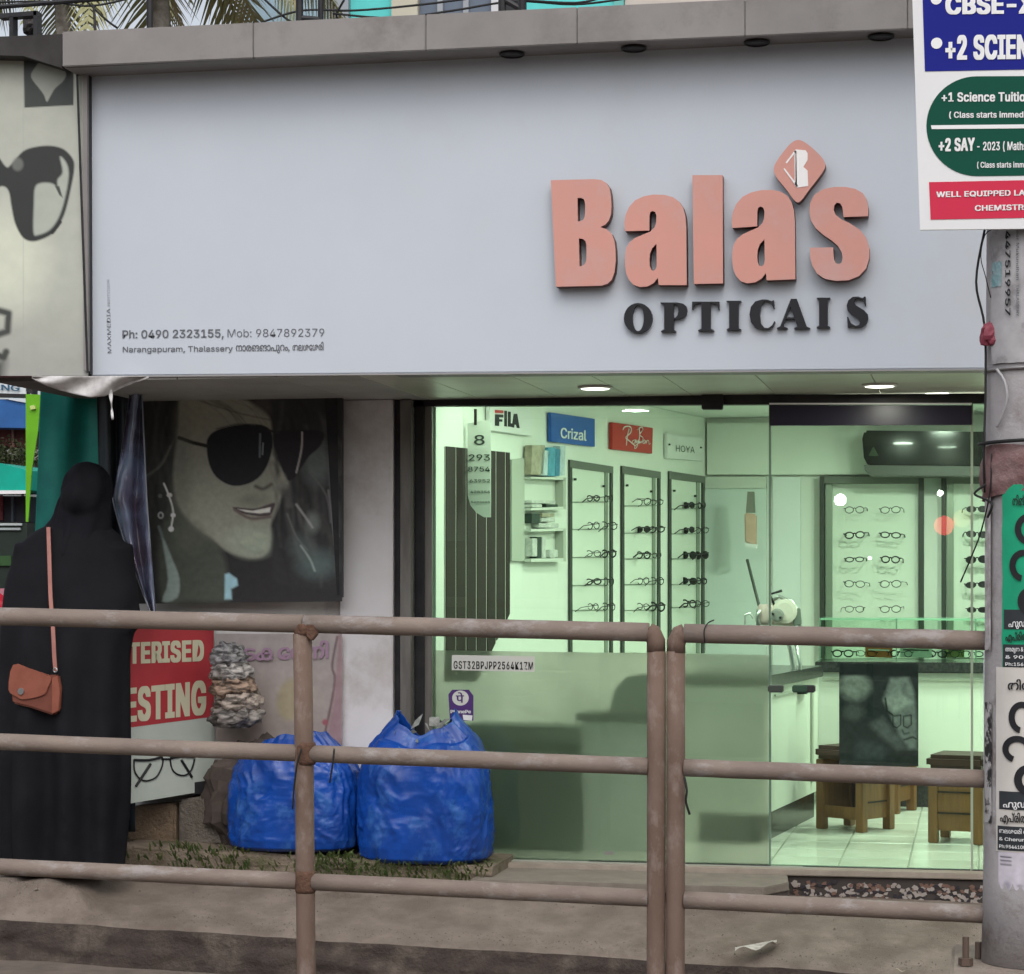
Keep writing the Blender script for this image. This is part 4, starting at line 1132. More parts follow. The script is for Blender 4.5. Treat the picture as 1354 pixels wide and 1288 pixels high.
for k in range(34):
    x = rg.uniform(80, 240); y = rg.uniform(20, 500); L_ = rg.uniform(200, 440); ph = rg.uniform(0, 6)
    pts = [(x + 16 * math.sin(ph + i * .6), y + L_ * i / 8) for i in range(9)]
    g = rg.choice([40, 50, 56, 20, 18]); c.stroke(curve2(pts, 3), rg.uniform(5, 14), (g, g - 1, g - 3), 14, rg.uniform(.25, .5))
for k in range(10):
    x = rg.uniform(300, 640); pts = [(x, 70 + rg.uniform(-15, 10)), (x + 60, 110), (x + 130, 150 + rg.uniform(-10, 20)), (x + 190, 240)]
    c.stroke(curve2(pts, 4), rg.uniform(3, 7), (52, 50, 46), 7, .35)
c.ell(890,380,60,90,(72,82,80),.9,.6).ell(870,640,30,45,(78,86,82),.9,.7).ell(890,820,80,60,(58,74,72),1,.7).ell(820,740,50,50,(60,72,70),1,.5)
for s_, w_, cl in [([(800,560),(850,630),(870,660)],9,(110,110,108)),([(820,740),(860,800),(880,850)],8,(100,112,108)),([(940,500),(955,620),(970,740)],9,(84,84,84)),([(860,420),(930,520),(950,640)],8,(66,66,66)),([(760,600),(800,700),(850,760)],6,(70,74,72)),
                   ([(250,300),(210,380),(140,430)],9,(74,76,70)),([(280,150),(270,260),(215,360),(150,440)],7,(60,60,56)),([(350,90),(520,150),(690,190)],5,(52,50,46)),([(200,650),(250,800),(280,900),(230,970)],12,(70,82,80)),
                   ([(950,300),(940,420),(965,560),(985,700)],8,(62,62,64))]:
    c.stroke(curve2(s_,4), w_, cl, 8, .8)
c.poly(bez([(215,700),(262,800),(290,880),(280,960),(215,975),(240,880)],3), (92,106,100), 10)
c.poly([(488,860),(505,855),(540,880),(545,910),(515,925),(518,970),(486,970)], (92,130,140), 10)
c.poly(bez([(408,300),(415,262),(450,232),(520,212),(600,206),(660,214),(692,245),(695,310),(672,390),(630,445),(570,472),(510,472),(450,435),(418,375)],3), (20,20,24), 6)
c.poly(bez([(700,250),(760,235),(840,235),(905,240),(922,262),(900,310),(855,350),(815,410),(785,448),(760,450),(735,395),(712,330)],3), (24,21,25), 7)
c.stroke([(680,235),(720,245)], 10, (30,28,30), 5)
c.stroke([(288,262),(350,285),(412,300)], 16, (28,26,24), 5)
c.stroke(curve2([(825,245),(822,320),(800,420)],4), 8, (110,105,105), 4)
c.stroke([(642,250),(640,350)], 7, (72,80,88), 6); c.stroke([(655,290),(652,340)], 5, (90,98,100), 4)
c.stroke(curve2([(450,225),(540,205),(620,208)],4), 5, (60,60,58), 4)
c.stroke(curve2([(622,478),(655,490),(690,470)],3), 14, (58,56,48), 12)
c.poly(bez([(522,568),(570,572),(620,575),(665,562),(705,552),(700,580),(685,605),(650,610),(590,602),(545,590)],3), (52,42,44), 6)
c.poly([(545,577),(610,585),(688,570),(684,592),(640,597),(580,590)], (150,150,140), 5)
c.stroke(curve2([(530,580),(600,618),(685,612)],4), 12, (74,62,58), 8)
c.ell(610, 540, 60, 25, (78,80,66), 1, .6)
c.stroke(curve2([(222,462),(240,505),(258,560),(262,600),(252,660)],4), 8, (150,152,146), 4)
for e in [(246,512,12,10),(262,600,11,10),(253,660,12,12)]: c.ell(*e, (158,160,152), .4)
c.ell(208,600,13,15,(120,124,120),.4); c.ell(208,600,7,9,(40,40,40),.4); c.ell(205,515,9,9,(70,72,70),.5)
c.ell(300, 420, 40, 220, (70,72,62), 1.3, .45)
c.ell(735, 455, 20, 30, (112,112,98), 1.0, .5)
c.ell(560, 700, 80, 40, (112,118,102), 1.1, .5)
c.stroke(curve2([(505,640),(560,740),(640,770)],4), 10, (84,88,76), 16, .3)
c.grain(.12, 26)
c.C = c.C * .7 + c.C.mean(2, keepdims=True) * .3
HP = PY(9.80)
t = thing('portrait_hoarding', 'dark poster of a smiling woman in large sunglasses beside the pale pillar', 'poster', P(310, 792, 9.8))
def hplace(x, y):
    # the right edge and bottom follow the slightly skewed sheet
    X = 150 + k2 * x; Y = 500 + k2 * y
    return HP.hit(X, Y - (X - 200) / 250 * 3, .004)
finish('printed_sheet', c.mesh(hplace, 3.1), printmat('poster_print', .4), t)
MB().slab(HP, [(168,505),(452,505),(452,790),(168,798)], 0, .03).build('backing_board', M['dark_metal'], t)
MB().slab(HP, [(429,508),(446,508),(449.5,787),(446,787)], .0055, .001).build('edge_strip', M['dark_metal'], t)
# pale ledge strip below it is the alcove wall; faded poster
FPp = PY(9.88)
t = thing('faded_poster', 'faded pinkish white poster with purple lettering behind the blue sacks', 'poster', P(370, 975, 9.88))
c = Canvas(286, 838, 453, 985, 1.6, (168,160,158))
c.grad(286,838,286,985,(150,138,132),.9)
c.ell(385, 925, 18, 28, (158,148,118), .3, .8, .2)
c.stroke(curve2([(447,842),(440,880),(443,900),(434,950),(426,985)],4), 3, (90,60,70), 2, .8)
c.poly([(449,838),(453,838),(453,985),(430,985),(441,930)], (150,120,128), 4, .8)
c.ell(430,955,4,4,(150,90,100),.5); c.grain(.12, 14)
finish('printed_sheet', c.mesh(lambda x, y: FPp.hit(x, y, .006 + .006*math.sin(x*.12+y*.05)), 1.0), printmat('paper_print', .7), t)
text('ഗുടകേരനി', 290, 874, 436, 870, 20, lambda x, y, o=0: FPp.hit(x, y, .016 + o), mat('faded_purple', (.34,.22,.31), .7), t, bold=.03)
# low wall of blocks under the board
t = thing('block_wall', 'low rough wall of brown and grey blocks beneath the red testing board', 'wall', P(220, 1118, 9.75))
BP = PY(9.78)
MB().slab(BP, [(168,1068),(232,1062),(232,1116),(168,1112)], 0, .15).build('block', M['cblock'], t, bevel=.01)
MB().slab(BP, [(236,1058),(298,1048),(300,1118),(236,1116)], .0, .15).build('block', M['cblock2'], t, bevel=.01)
MB().slab(BP, [(100,1070),(165,1068),(165,1112),(100,1108)], -.01, .15).build('block', M['cblock'], t, bevel=.01)
MB().slab(BP, [(165,1045),(300,1030),(300,1046),(166,1060)], -.02, .12).build('dark_timber', M['dark_metal'], t)
# stack of bundled papers, dark junk
junk = mat('brown_sacking', (.22,.16,.12), .9, c2=(.10,.075,.06), scale=14, bump=.5)
def crumple(name, mt, c0, rx, ry, rz_, seed, amp=.25, label=None, cat=None, n=36, group=None, smooth=False):
    b = MB(); c0 = Vector(c0)
    m = n // 2
    for j in range(m + 1):
        ph = math.pi * j / m - math.pi / 2
        for i in range(n):
            th = 6.28318 * i / n
            d = Vector((math.cos(ph) * math.cos(th), math.cos(ph) * math.sin(th), math.sin(ph)))
            s_ = 1 + amp * (noise.fractal(d * 2.2 + Vector((seed, 0, 0)), .9, 2, 3)) + (amp * .5 if not smooth else amp * .25) * abs(noise.noise(d * (6 if not smooth else 4) + Vector((0, seed, 0))))
            p = Vector((d.x * rx, d.y * ry, d.z * rz_)) * s_
            if p.z < -rz_ * .8: p.z = -rz_ * .8
            b.v.append(c0 + p + Vector((0,0,rz_*.8)))
    for j in range(m):
        for i in range(n):
            b.f.append((j*n+i, j*n+(i+1)%n, (j+1)*n+(i+1)%n, (j+1)*n+i))
    o = b.build(name, mt, smooth=smooth)
    if label: tag(o, label, cat, group)
    return o
for i, (px, py, w_, h_, col, lb) in enumerate([(312,962,56,20,(.30,.27,.25),'crushed grey newspaper bundle low in the alcove'), (314,944,50,22,(.42,.35,.30),'flattened brown carton bundle just above the newspaper'), (310,924,48,20,(.34,.24,.18),'tied brown paper bundle in the middle of the pile'),
                                       (306,904,44,20,(.45,.42,.40),'pale crumpled sheet bundle near the top of the pile'), (302,884,36,20,(.30,.29,.30),'grey crumpled bundle topping the pile beside the red board')]):
    c0 = P(px, py, 9.7); sc = 293
    o = crumple('paper_bundle', mat('bundle%d' % i, tuple(min(.6, v*1.05) for v in col), .55, c2=tuple(v*.22 for v in col), scale=26, fmin=.42, fmax=.58, bump=.3, stretch=(.6,1,2.2)), c0, w_/sc/2*1.2, .10, h_/sc/2*1.9, i * 3.1, .26, lb, 'bundle', 64, 'paper bundles piled in the alcove', True)
o = crumple('dark_sack', mat('dark_sack', (.05,.04,.035), .8, c2=(.09,.07,.06), scale=10), P(340, 1120, 9.78), .24, .10, .26, 8.0, .25, 'dark heap of sacking in the shade behind the blue sacks', 'sack')
# red and white testing board hanging at an angle
pr = P(287, 950, 9.90); plf = P(165, 950, 9.50)
RB = PL((plf.x, plf.y), (pr.x, pr.y))
t = thing('testing_board', 'red and white hanging eye testing board with cream capitals, half hidden by the woman', 'sign', RB.hit(225, 1055))
MB().slab(RB, [(78,828),(284,826),(284,1044),(78,1078)], 0, .012).build('board', mat('board_pale', (.50,.55,.50), .5, c2=(.44,.49,.44), scale=4), t)
MB().slab(RB, [(79,830),(282.5,828),(282.5,947.5),(79,974)], .0015, .001).build('red_field', mat('board_red', (.46,.045,.055), .5, c2=(.40,.04,.05), scale=6), t)
rbp = lambda x, y, o=0: RB.hit(x, y, .0015 + o)
cream2 = mat('cream_lettering', (.62,.60,.44), .5)
text('COMPUTERISED', 84, 880, 269, 873, 37, rbp, cream2, t, spacing=1.10, bold=(.05,.025))
text('EYE TESTING', 84, 962, 272, 943, 60, rbp, cream2, t, spacing=1.10, bold=(.05,.02))
gk = M['black_print']
def px2(L, k=.2703, ox=0, oy=940): return [(ox + k*x, oy + k*y) for x, y in L]
for L, w_ in [([(655,235),(655,290),(680,330),(715,342),(760,325),(785,285),(795,245),(790,225)], 2.2), ([(655,240),(730,240),(790,225)], 3.4), ([(830,235),(840,285),(870,312),(910,312),(935,285),(950,235)], 2.2), ([(830,232),(880,222),(950,225)], 3.4),
              ([(790,235),(830,235)], 2.6)]:
    pts = [RB.hit(x, y, .004) for x, y in curve2(px2(L), 3)]
    MB().tube(pts, w_ / 293 / 2, 6).build('printed_frame', gk, t)
for L in [[(735,258),(662,370)], [(885,240),(937,325)]]:
    MB().tube([RB.hit(x, y, .004) for x, y in px2(L)], .006, 6).build('printed_arm', gk, t)

# ------------------------------------------------------------------ BLUE SACKS
blue = mat('blue_plastic', (.006,.062,.34), .30, c2=(.005,.04,.22), scale=5, bump=.16, bscale=30, spec=.4, c3=(.03,.11,.36), scale3=9)
def sack(name, label, cx, cy_px, Yc, wpx, top_px, seed, mouth, depth=.22):
    sc = FPX / (Yc / ray(cx, 770).y)
    base = P(cx, cy_px, Yc); H = (cy_px - top_px) / sc; rx = wpx / 2 / sc; ry = depth
    t = thing(name, label, 'sack', base, 'blue plastic sacks by the pillar')
    b = MB(); nu, nv = 230, 140
    prof = [(0,.86),(.03,.97),(.10,1.0),(.35,1.0),(.55,.98),(.68,.93),(.80,.80),(.90,.62),(.96,.50),(1.0,.46)]
    for j in range(nv + 1):
        v = j / nv
        for i in range(len(prof) - 1):
            if prof[i][0] <= v <= prof[i+1][0]:
                s_ = (v - prof[i][0]) / (prof[i+1][0] - prof[i][0])
                r = prof[i][1] * (1-s_) + prof[i+1][1] * s_; break
        for i in range(nu):
            a = 6.28318 * i / nu
            ca, sa = math.cos(a), math.sin(a)
            q = Vector((math.copysign(abs(ca) ** .7, ca) * 1.0, math.copysign(abs(sa) ** .7, sa), v * 1.5))
            o3 = Vector((seed, seed * .7, 0))
            wv = Vector((noise.noise(q * 1.7 + o3), noise.noise(q * 1.7 + o3 * 2), noise.noise(q * 1.7 + o3 * 3)))
            q2 = Vector((q.x, q.y, q.z * .55)); cr = .046 * (1 - 2 * abs(noise.noise(q2 * 1.6 + wv * 1.0 + o3))) + .024 * (1 - 2.4 * abs(noise.noise(q2 * 3.4 + wv * 1.6 + o3))) + .009 * (1 - 2.6 * abs(noise.noise(q * 6.5 + wv * 2.2 + o3))) + .004 * (1 - 2.6 * abs(noise.noise(q * 14 + wv * 3 + o3)))
            pl_ = max(0, v - .6) * .22 * (abs(math.sin(a * 5.5 + 2 * wv.x + seed)) - .5)
            k = r * (1 + cr + pl_ - .05) + .03 * wv.y
            z = H * v * mouth(a, v) + .02 * wv.z * v
            b.v.append(base + Vector((rx * q.x * k, ry * q.y * k * (.62 if v > .85 else 1), z)))
    for j in range(nv):
        for i in range(nu):
            b.f.append((j*nu+i, j*nu+(i+1)%nu, (j+1)*nu+(i+1)%nu, (j+1)*nu+i))
    b.f.append(tuple(reversed(range(nu))))
    o = b.build('sack_skin', blue, t, smooth=True, recalc=True)
    sm = o.modifiers.new('thick', 'SOLIDIFY'); sm.thickness = .002
    # waste paper stuffed inside the mouth
    rg = random.Random(int(seed * 10)); bb = MB()
    for k in range(26):
        p = base + Vector((rg.uniform(-.45,.45) * rx, rg.uniform(-.35,.3) * ry, H * rg.uniform(.78,.93)))
        u1 = Vector((rg.uniform(-1,1), rg.uniform(-1,1), rg.uniform(-.6,.6))).normalized() * rg.uniform(.03,.06)
        u2 = Vector((rg.uniform(-1,1), rg.uniform(-1,1), rg.uniform(-.6,.6))).normalized() * rg.uniform(.02,.05)
        bb.add([p, p+u1, p+u1+u2+Vector((0,0,.01)), p+u2, p + (u1+u2)*.5 + Vector((0,0,.015))], [(0,1,4),(1,2,4),(2,3,4),(3,0,4)])
    o = bb.build('waste_paper', mat('waste_paper', (.35,.36,.34), .8, c2=(.12,.13,.13), scale=18), t, recalc=False)
    return t
def m1(a, v):  # two peaks with a gap between
    return 1 - (.17 * (1 - abs(math.cos(a)) ** 1.2)) * max(0, v - .6) / .4 + .025 * math.sin(a * 3) * max(0, v - .7) / .3
def m2(a, v): return 1 - .10 * max(0, v - .75) / .25 * (1 - math.cos(a + .6)) * .5
sack('blue_sack', 'big blue plastic sack with an open peaked mouth beside the glass front', 563, 1136, 9.72, 176, 942, 1.3, m1)
sack('blue_sack', 'blue plastic sack gathered at the top, behind the brown railing post', 392, 1120, 9.74, 176, 968, 5.7, m2)

# ------------------------------------------------------------------ TARP, AWNING, PLASTIC SHEET
def cloth(name, mt, fn, nu, nv, label, cat, thick=.002):
    o = MB().grid(fn, nu, nv).build(name, mt, smooth=True, recalc=False)
    tag(o, label, cat)
    m = o.modifiers.new('thick', 'SOLIDIFY'); m.thickness = thick
    return o
def tf(u, v):
    xl = 54 - 16 * v - 20 * v * v; xr = 150
    x = xl + (xr - xl) * u; y = 498 + 600 * v
    Y = 9.86 - .14 * (1-u) + .012 * math.sin(u * 13 + v * 3) + .05 * noise.noise(Vector((u * 3, v * 2, 1)))
    return P(x, y, Y)
cloth('green_tarp', mat('green_tarp', (.01,.26,.19), .5, c2=(.006,.13,.12), scale=2.5, bump=.1, bscale=20), tf, 70, 50, 'dark green tarpaulin hanging in folds behind the woman', 'tarpaulin')
def df(u, v):
    x = 127 + 52 * u + 6 * math.sin(v * 3) * (1 - u); y = 500 + 600 * v
    return P(x, y, 9.66 + .02 * math.sin(u * 15 + v * 2) + .04 * noise.noise(Vector((u * 3, v * 3, 7))))
cloth('dark_sheet', mat('dark_sheet', (.030,.045,.050), .45, c2=(.022,.020,.030), scale=3), df, 50, 40, 'dark blackish blue sheet hanging between the green tarpaulin and the portrait poster', 'sheet')
def wf(u, v):
    x = 42 + 155 * u
    top = 496.5
    sag = [3, 12, 19, 24, 28, 26, 17, 9, 3]
    k = u * 8; i = min(7, int(k)); s_ = sag[i] * (1 - (k-i)) + sag[i+1] * (k-i)
    Y = 9.05 + .5 * (1 - v)
    y = top + s_ * v
    Y = 8.70 + .03 * v + .015 * math.sin(u * 14 + v * 4)
    return P(x, y + 1, Y)
cloth('awning_cloth', mat('awning_white', (.74,.72,.71), .5, c2=(.30,.28,.27), scale=8, bump=.15, bscale=30), wf, 50, 14, 'bunched greyish white awning cloth tied under the neighbouring sign', 'awning')
def rf(u, v): 
    x = 146 + 3 * v + (4 + 2 * math.sin(v * 9)) * (u - .5) * (1 - v * .5); y = 515 + 40 * v
    return P(x, y, 8.72 + .01 * math.sin(v * 12))
cloth('cloth_strip', mat('strip_white', (.55,.54,.53), .6), rf, 3, 12, 'short white strip hanging from the bunched awning cloth', 'strip')
plas = bpy.data.materials.new('violet_plastic'); plas.use_nodes = True
nt = plas.node_tree; bs = nt.nodes['Principled BSDF']; bs.inputs['Base Color'].default_value = (.10,.10,.20,1); bs.inputs['Roughness'].default_value = .2; bs.inputs['Alpha'].default_value = .7; bs.inputs['Specular IOR Level'].default_value = .8
n_ = nt.nodes.new('ShaderNodeTexNoise'); n_.inputs['Scale'].default_value = 5; r_ = nt.nodes.new('ShaderNodeValToRGB')
r_.color_ramp.elements[0].color = (.12,.09,.15,1); r_.color_ramp.elements[0].position = .4; r_.color_ramp.elements[1].color = (.32,.38,.55,1); r_.color_ramp.elements[1].position = .62
tc_ = nt.nodes.new('ShaderNodeTexCoord'); nt.links.new(tc_.outputs['Object'], n_.inputs['Vector']); nt.links.new(n_.outputs['Fac'], r_.inputs[0]); nt.links.new(r_.outputs[0], bs.inputs['Base Color'])
def pf(u, v):
    if v < .5:
        k = v / .5; xl = 172 - 22 * k ** 1.2; xr = 188 + 7 * k
    else:
        k = (v - .5) / .5; xl = 150 + 50 * k ** 1.2; xr = 195 + 11 * k
    x = xl + (xr - xl) * u; y = 506 + 304 * v + 12 * math.sin(u * 3) * v
    Y = 9.42 + .05 * math.sin(u * 9 + v * 4) + .04 * noise.noise(Vector((u * 4, v * 7, 3)))
    return P(x, y, Y)
cloth('plastic_sheet', plas, pf, 24, 60, 'crumpled bluish violet plastic sheet hanging beside the portrait poster', 'plastic sheet')
rim = mat('rim_tape', (.30,.32,.36), .5)
def rimtube(fn, us, r, nm, lb):
    o = MB().tube([Vector(fn(u, v)) + Vector((0,-.01,0)) for u, v in us], r, 5).build(nm, rim, smooth=True); tag(o, lb, 'cord')
rimtube(pf, [(1, i/30) for i in range(31)], .003, 'edge_cord', 'thin pale cord along the right edge of the hanging plastic sheet')
rimtube(pf, [(0, .5 + i/60) for i in range(31)], .003, 'edge_cord', 'thin pale cord along the lower left edge of the hanging plastic sheet')

# ------------------------------------------------------------------ WOMAN IN BLACK
def remeshed(b, voxel, name, mt, parent, smooth_iter=4):
    me = b.mesh('tmp')
    ob = bpy.data.objects.new('tmp', me); COL.objects.link(ob)
    r = ob.modifiers.new('r', 'REMESH'); r.mode = 'VOXEL'; r.voxel_size = voxel
    s_ = ob.modifiers.new('s', 'SMOOTH'); s_.factor = .6; s_.iterations = smooth_iter
    dg = bpy.context.evaluated_depsgraph_get()
    m2_ = bpy.data.meshes.new_from_object(ob.evaluated_get(dg))
    bpy.data.objects.remove(ob)
    return finish(name, m2_, mt, parent, True)
WY = 9.18
wc = P(92, 1150, WY); wz = -.022
person = thing('person', 'woman seen from behind in a long black robe and black headscarf, facing the shop', 'person', (wc.x, WY, wz))
abm = mat('abaya_black', (.008,.008,.010), .85, c2=(.013,.013,.016), scale=5, bump=.1, bscale=40, spec=.12)
hjm = mat('scarf_black', (.009,.009,.012), .85, c2=(.006,.006,.009), scale=6, bump=.1, bscale=50, spec=.15)
skin = mat('skin', (.32,.18,.12), .5)
b = MB(); rings = []
# (py, xl, xr, depth)
prof = [(1153,2,159,.15),(1100,-3,164,.17),(1040,-6,168,.19),(960,-4,168,.20),(900,2,168,.20),(860,3,170,.19),(820,4,178,.175),(790,6,182,.165),(765,10,178,.155),(745,17,173,.145),(725,27,167,.135),(708,40,157,.12),(698,56,146,.10),(690,75,135,.085),(682,88,128,.07)]
n = 56
prof = [tuple(p) for p in curve2(prof, 4)]
for j, (py, xl, xr, dp) in enumerate(prof):
    a_, c_ = P(xl, py, WY), P(xr, py, WY)
    cx_ = (a_.x + c_.x) / 2; rx = (c_.x - a_.x) / 2; z = a_.z
    fo = min(1, max(0, (py - 760) / 300))
    for i in range(n):
        th = 6.28318 * i / n
        fold = 1 + fo * .24 * math.sin(th * 9 + 1.5 * noise.noise(Vector((th, py * .004, 0)))) + .03 * noise.noise(Vector((math.cos(th) * 2, math.sin(th) * 2, py * .012)))
        b.v.append(Vector((cx_ + rx * math.cos(th) * (1 + (fold-1)*.2), WY + dp * math.sin(th) * fold, z)))
m = len(prof)
for j in range(m - 1):
    for i in range(n): b.f.append((j*n+i, j*n+(i+1)%n, (j+1)*n+(i+1)%n, (j+1)*n+i))
b.f.append(tuple(range(n))); b.f.append(tuple(reversed([(m-1)*n+i for i in range(n)])))
def W(px, py, dy=0): return P(px, py, WY + dy)
# sleeves: upper arms down, forearms forward
for side, sh, el, wr in [(-1, (45,722), (22,822), (60,842)), (1, (150,722), (166,822), (128,842))]:
    b.tube([W(*sh, .0), W((sh[0]+el[0])/2, (sh[1]+el[1])/2, .01), W(*el, .0), W((el[0]+wr[0])/2, (el[1]+wr[1])/2, .16), W(*wr, .29)], [.085,.075,.072,.07,.075], 14)
# neck
b.tube([W(108,700), W(114,672)], [.085,.075], 14)
body = remeshed(b, .013, 'robe', abm, person, 5)
# head: skin head with face, under the scarf
hc = W(117, 652, .01); hb = MB()
def ellipsoid(b, c, rx, ry, rz_, n=24, m=16):
    b.lathe(c, [(max(.0005, math.cos(math.pi*(j/m-.5))), math.sin(math.pi*(j/m-.5))*rz_) for j in range(m+1)], n, rx, ry)
ellipsoid(hb, hc, .072, .092, .112)
ellipsoid(hb, hc + Vector((0,.09,-.02)), .012, .02, .022, 10, 8)
ellipsoid(hb, hc + Vector((0,.06,-.085)), .035, .03, .03, 12, 8)
remeshed(hb, .008, 'head', skin, person, 3)
for sx in (-1, 1):
    e = MB(); ellipsoid(e, hc + Vector((sx*.03,.082,.012)), .012,.008,.007,10,8); e.build('eye', M['white'], person, smooth=True)
    e = MB(); e.tube([hc + Vector((sx*.018,.092,.032)), hc + Vector((sx*.045,.084,.030))], .003, 6); e.build('eyebrow', M['black'], person)
MB().tube([hc + Vector((-.02,.090,-.055)), hc + Vector((0,.096,-.053)), hc + Vector((.02,.090,-.055))], .005, 6).build('mouth', mat('lips', (.28,.09,.08), .5), person, smooth=True)
sb = MB()
ellipsoid(sb, hc + Vector((0,-.018,.008)), .108, .11, .128)
ellipsoid(sb, hc + Vector((.0,-.075,-.02)), .085, .075, .09)
sb.tube([hc + Vector((-.005,-.02,-.04)), hc + Vector((-.02,-.015,-.13)), hc + Vector((-.04,-.01,-.20)), hc + Vector((-.05,0,-.245))], [.112,.130,.165,.19], 28)
for v in sb.v[-28*4:]:
    v.y = WY + (v.y - WY) * .72 - .012
sc_ = remeshed(sb, .010, 'headscarf', hjm, person, 4)
me = sc_.data
for v in me.vertices:
    p = v.co; a = math.atan2(p.x, p.y)
    d = .006 * math.sin(a * 11 + p.z * 14) * (1 if p.z > 0 else 1); v.co = p + Vector((math.sin(a) * d, math.cos(a) * d, 0))
# hands in front
def hand(c, side):
    b = MB(); ellipsoid(b, c, .040, .045, .018, 14, 10)
    for k in range(4):
        x = (-.027 + k * .018); L = [.055,.066,.062,.048][k]
        b.tube([c + Vector((x*.8, .02, 0)), c + Vector((x, .02+L*.6, -.004)), c + Vector((x*.95, .02+L*.95, -.024)), c + Vector((x*.9, .015+L, -.045))], [.0095,.009,.0085,.007], 8)
    b.tube([c + Vector((-side*.030,-.01,0)), c + Vector((-side*.055,.02,-.008)), c + Vector((-side*.052,.045,-.018))], [.012,.011,.009], 8)
    remeshed(b, .0045, 'hand', skin, person, 2)
hand(W(62,842,.35), -1); hand(W(126,842,.35), 1)
for px in (58, 108):
    s_ = MB(); c_ = P(px, 1150, WY); ellipsoid(s_, Vector((c_.x, WY+.04, .015)), .045, .12, .035, 16, 10); s_.build('shoe', M['black'], person, smooth=True)
# shoulder bag (carried, so a thing of its own)
bag = thing('shoulder_bag', 'small tan leather flap bag with a pink strap and silver clasp on her back', 'bag', P(44, 944, WY-.24))
tan = mat('tan_leather', (.26,.085,.055), .5, c2=(.21,.065,.04), scale=12, bump=.12, bscale=120)
tan2 = mat('tan_leather_dark', (.17,.055,.035), .5, c2=(.13,.04,.028), scale=12, bump=.12, bscale=120)
bp = PY(WY - .235)
MB().slab(bp, [(13,905),(19,880),(60,893),(75,892),(79,910),(78,940),(70,946),(40,936),(16,930)], 0, .055).build('body', tan2, bag, bevel=.008)
MB().slab(bp, bez([(18,879),(40,884),(62,892),(69,897),(64,910),(60,918),(46,923),(30,925),(22,921),(12,912)],3), .008, .010).build('flap', tan, bag, bevel=.002)
MB().slab(bp, [(69,897),(76,893),(80,912),(78,940),(69,944)], .005, .02).build('side_gusset', tan, bag, bevel=.002)
def cdial(px, py, r, m, nm, par, pl_, o):
    c_ = pl_.hit(px, py, o); n = 14
    fr = [c_ + Vector((r*math.cos(6.2832*j/n), 0, r*math.sin(6.2832*j/n))) for j in range(n)]
    MB().prism(fr, [p + Vector((0,.006,0)) for p in fr]).build(nm, m, par)
cdial(29, 914, .014, M['chrome'], 'clasp', bag, bp, .014)
strap = mat('pink_strap', (.38,.17,.14), .6, c2=(.30,.13,.11), scale=10)
sp = [W(64,697,-.105), W(64.5,712,-.15), W(65.5,745,-.18), W(67,790,-.205), W(70,830,-.225), W(72,870,-.235), W(73.5,887,-.235)]
b = MB(); sp = [Vector(p) for p in curve2([tuple(p) for p in sp], 5)]
for i, p in enumerate(sp):
    for (dx, dy) in [(-.0085,-.002),(.0085,-.002),(.0085,.002),(-.0085,.002)]: b.v.append(p + Vector((dx, dy, 0)))
for i in range(len(sp) - 1):
    for j in range(4): b.f.append((i*4+j, i*4+(j+1)%4, (i+1)*4+(j+1)%4, (i+1)*4+j))
b.build('strap', strap, bag)
b = MB(); b.tube([bp.hit(73.5,886,.004) + Vector((.009*math.cos(a*.7854), 0, .009*math.sin(a*.7854))) for a in range(9)], .0022, 6, caps=False); b.build('ring', M['chrome'], bag, smooth=True)

# ------------------------------------------------------------------ RAILING
YR = 7.0
RP = PY(YR)
def yrail(k, x): return [815 + .0246*x, 981 + .0377*x, 1146 + .0485*x][k]
rr = .030
def rail_frame(label, segs, posts):
    t = thing('pipe_railing', label, 'railing', P(posts[0][0][0][0], 1290, YR), 'brown pipe railing panels along the kerb')
    for (x0, x1, k, r) in segs:
        pts = []
        for i in range(13):
            x = x0 + (x1 - x0) * i / 12
            p = P(x, yrail(k, x), YR); p.z += .0015 * noise.noise(Vector((x * .02, k, 0)))
            pts.append(p)
        MB().tube(pts, r, 20).build('rail', M['pipe'] , t, smooth=True)
    for (pts_, r) in posts:
        P_ = [P(x, y, YR) for x, y in pts_]
        P_.append(Vector((P_[-1].x, YR, -.55)))
        MB().tube(P_, r, 20).build('post', M['rust'], t, smooth=True)
    return t
rail_frame('left railing panel of brown pipes in front of the woman', [(-330,401,0,.0295),(-330,393,1,.0275),(-330,393,2,.0275)], [([(-330,815),(-330,1290)],.031)])
mf = rail_frame('middle railing panel between the lone post and the doubled posts', [(403,858,0,.0295),(412,857,1,.0275),(414,857,2,.0275)],
           [([(400,838),(402,990),(405,1290)],.0305), ([(868,861),(868,1000),(867.5,1290)],.0295)])
rf_ = rail_frame('right railing panel of brown pipes ending at the utility pole', [(905,1306,0,.0295),(905,1306,1,.0275),(905,1306,2,.0275)], [([(893.5,861),(893.5,1000),(893,1290)],.0295)])
# mitred corners of the doubled posts
for par, xs_, sgn in [(mf, (858, 867.5), 1), (rf_, (905, 894), -1)]:
    y0 = yrail(0, xs_[0])
    pts = [P(xs_[0], y0, YR), P((xs_[0]*.45+xs_[1]*.55), y0+2, YR), P(xs_[1], y0+12, YR), P(xs_[1], y0+26, YR)]
    MB().tube(pts, [.0297,.0300,.0298,.0293], 20).build('corner_elbow', M['rust'], par, smooth=True)
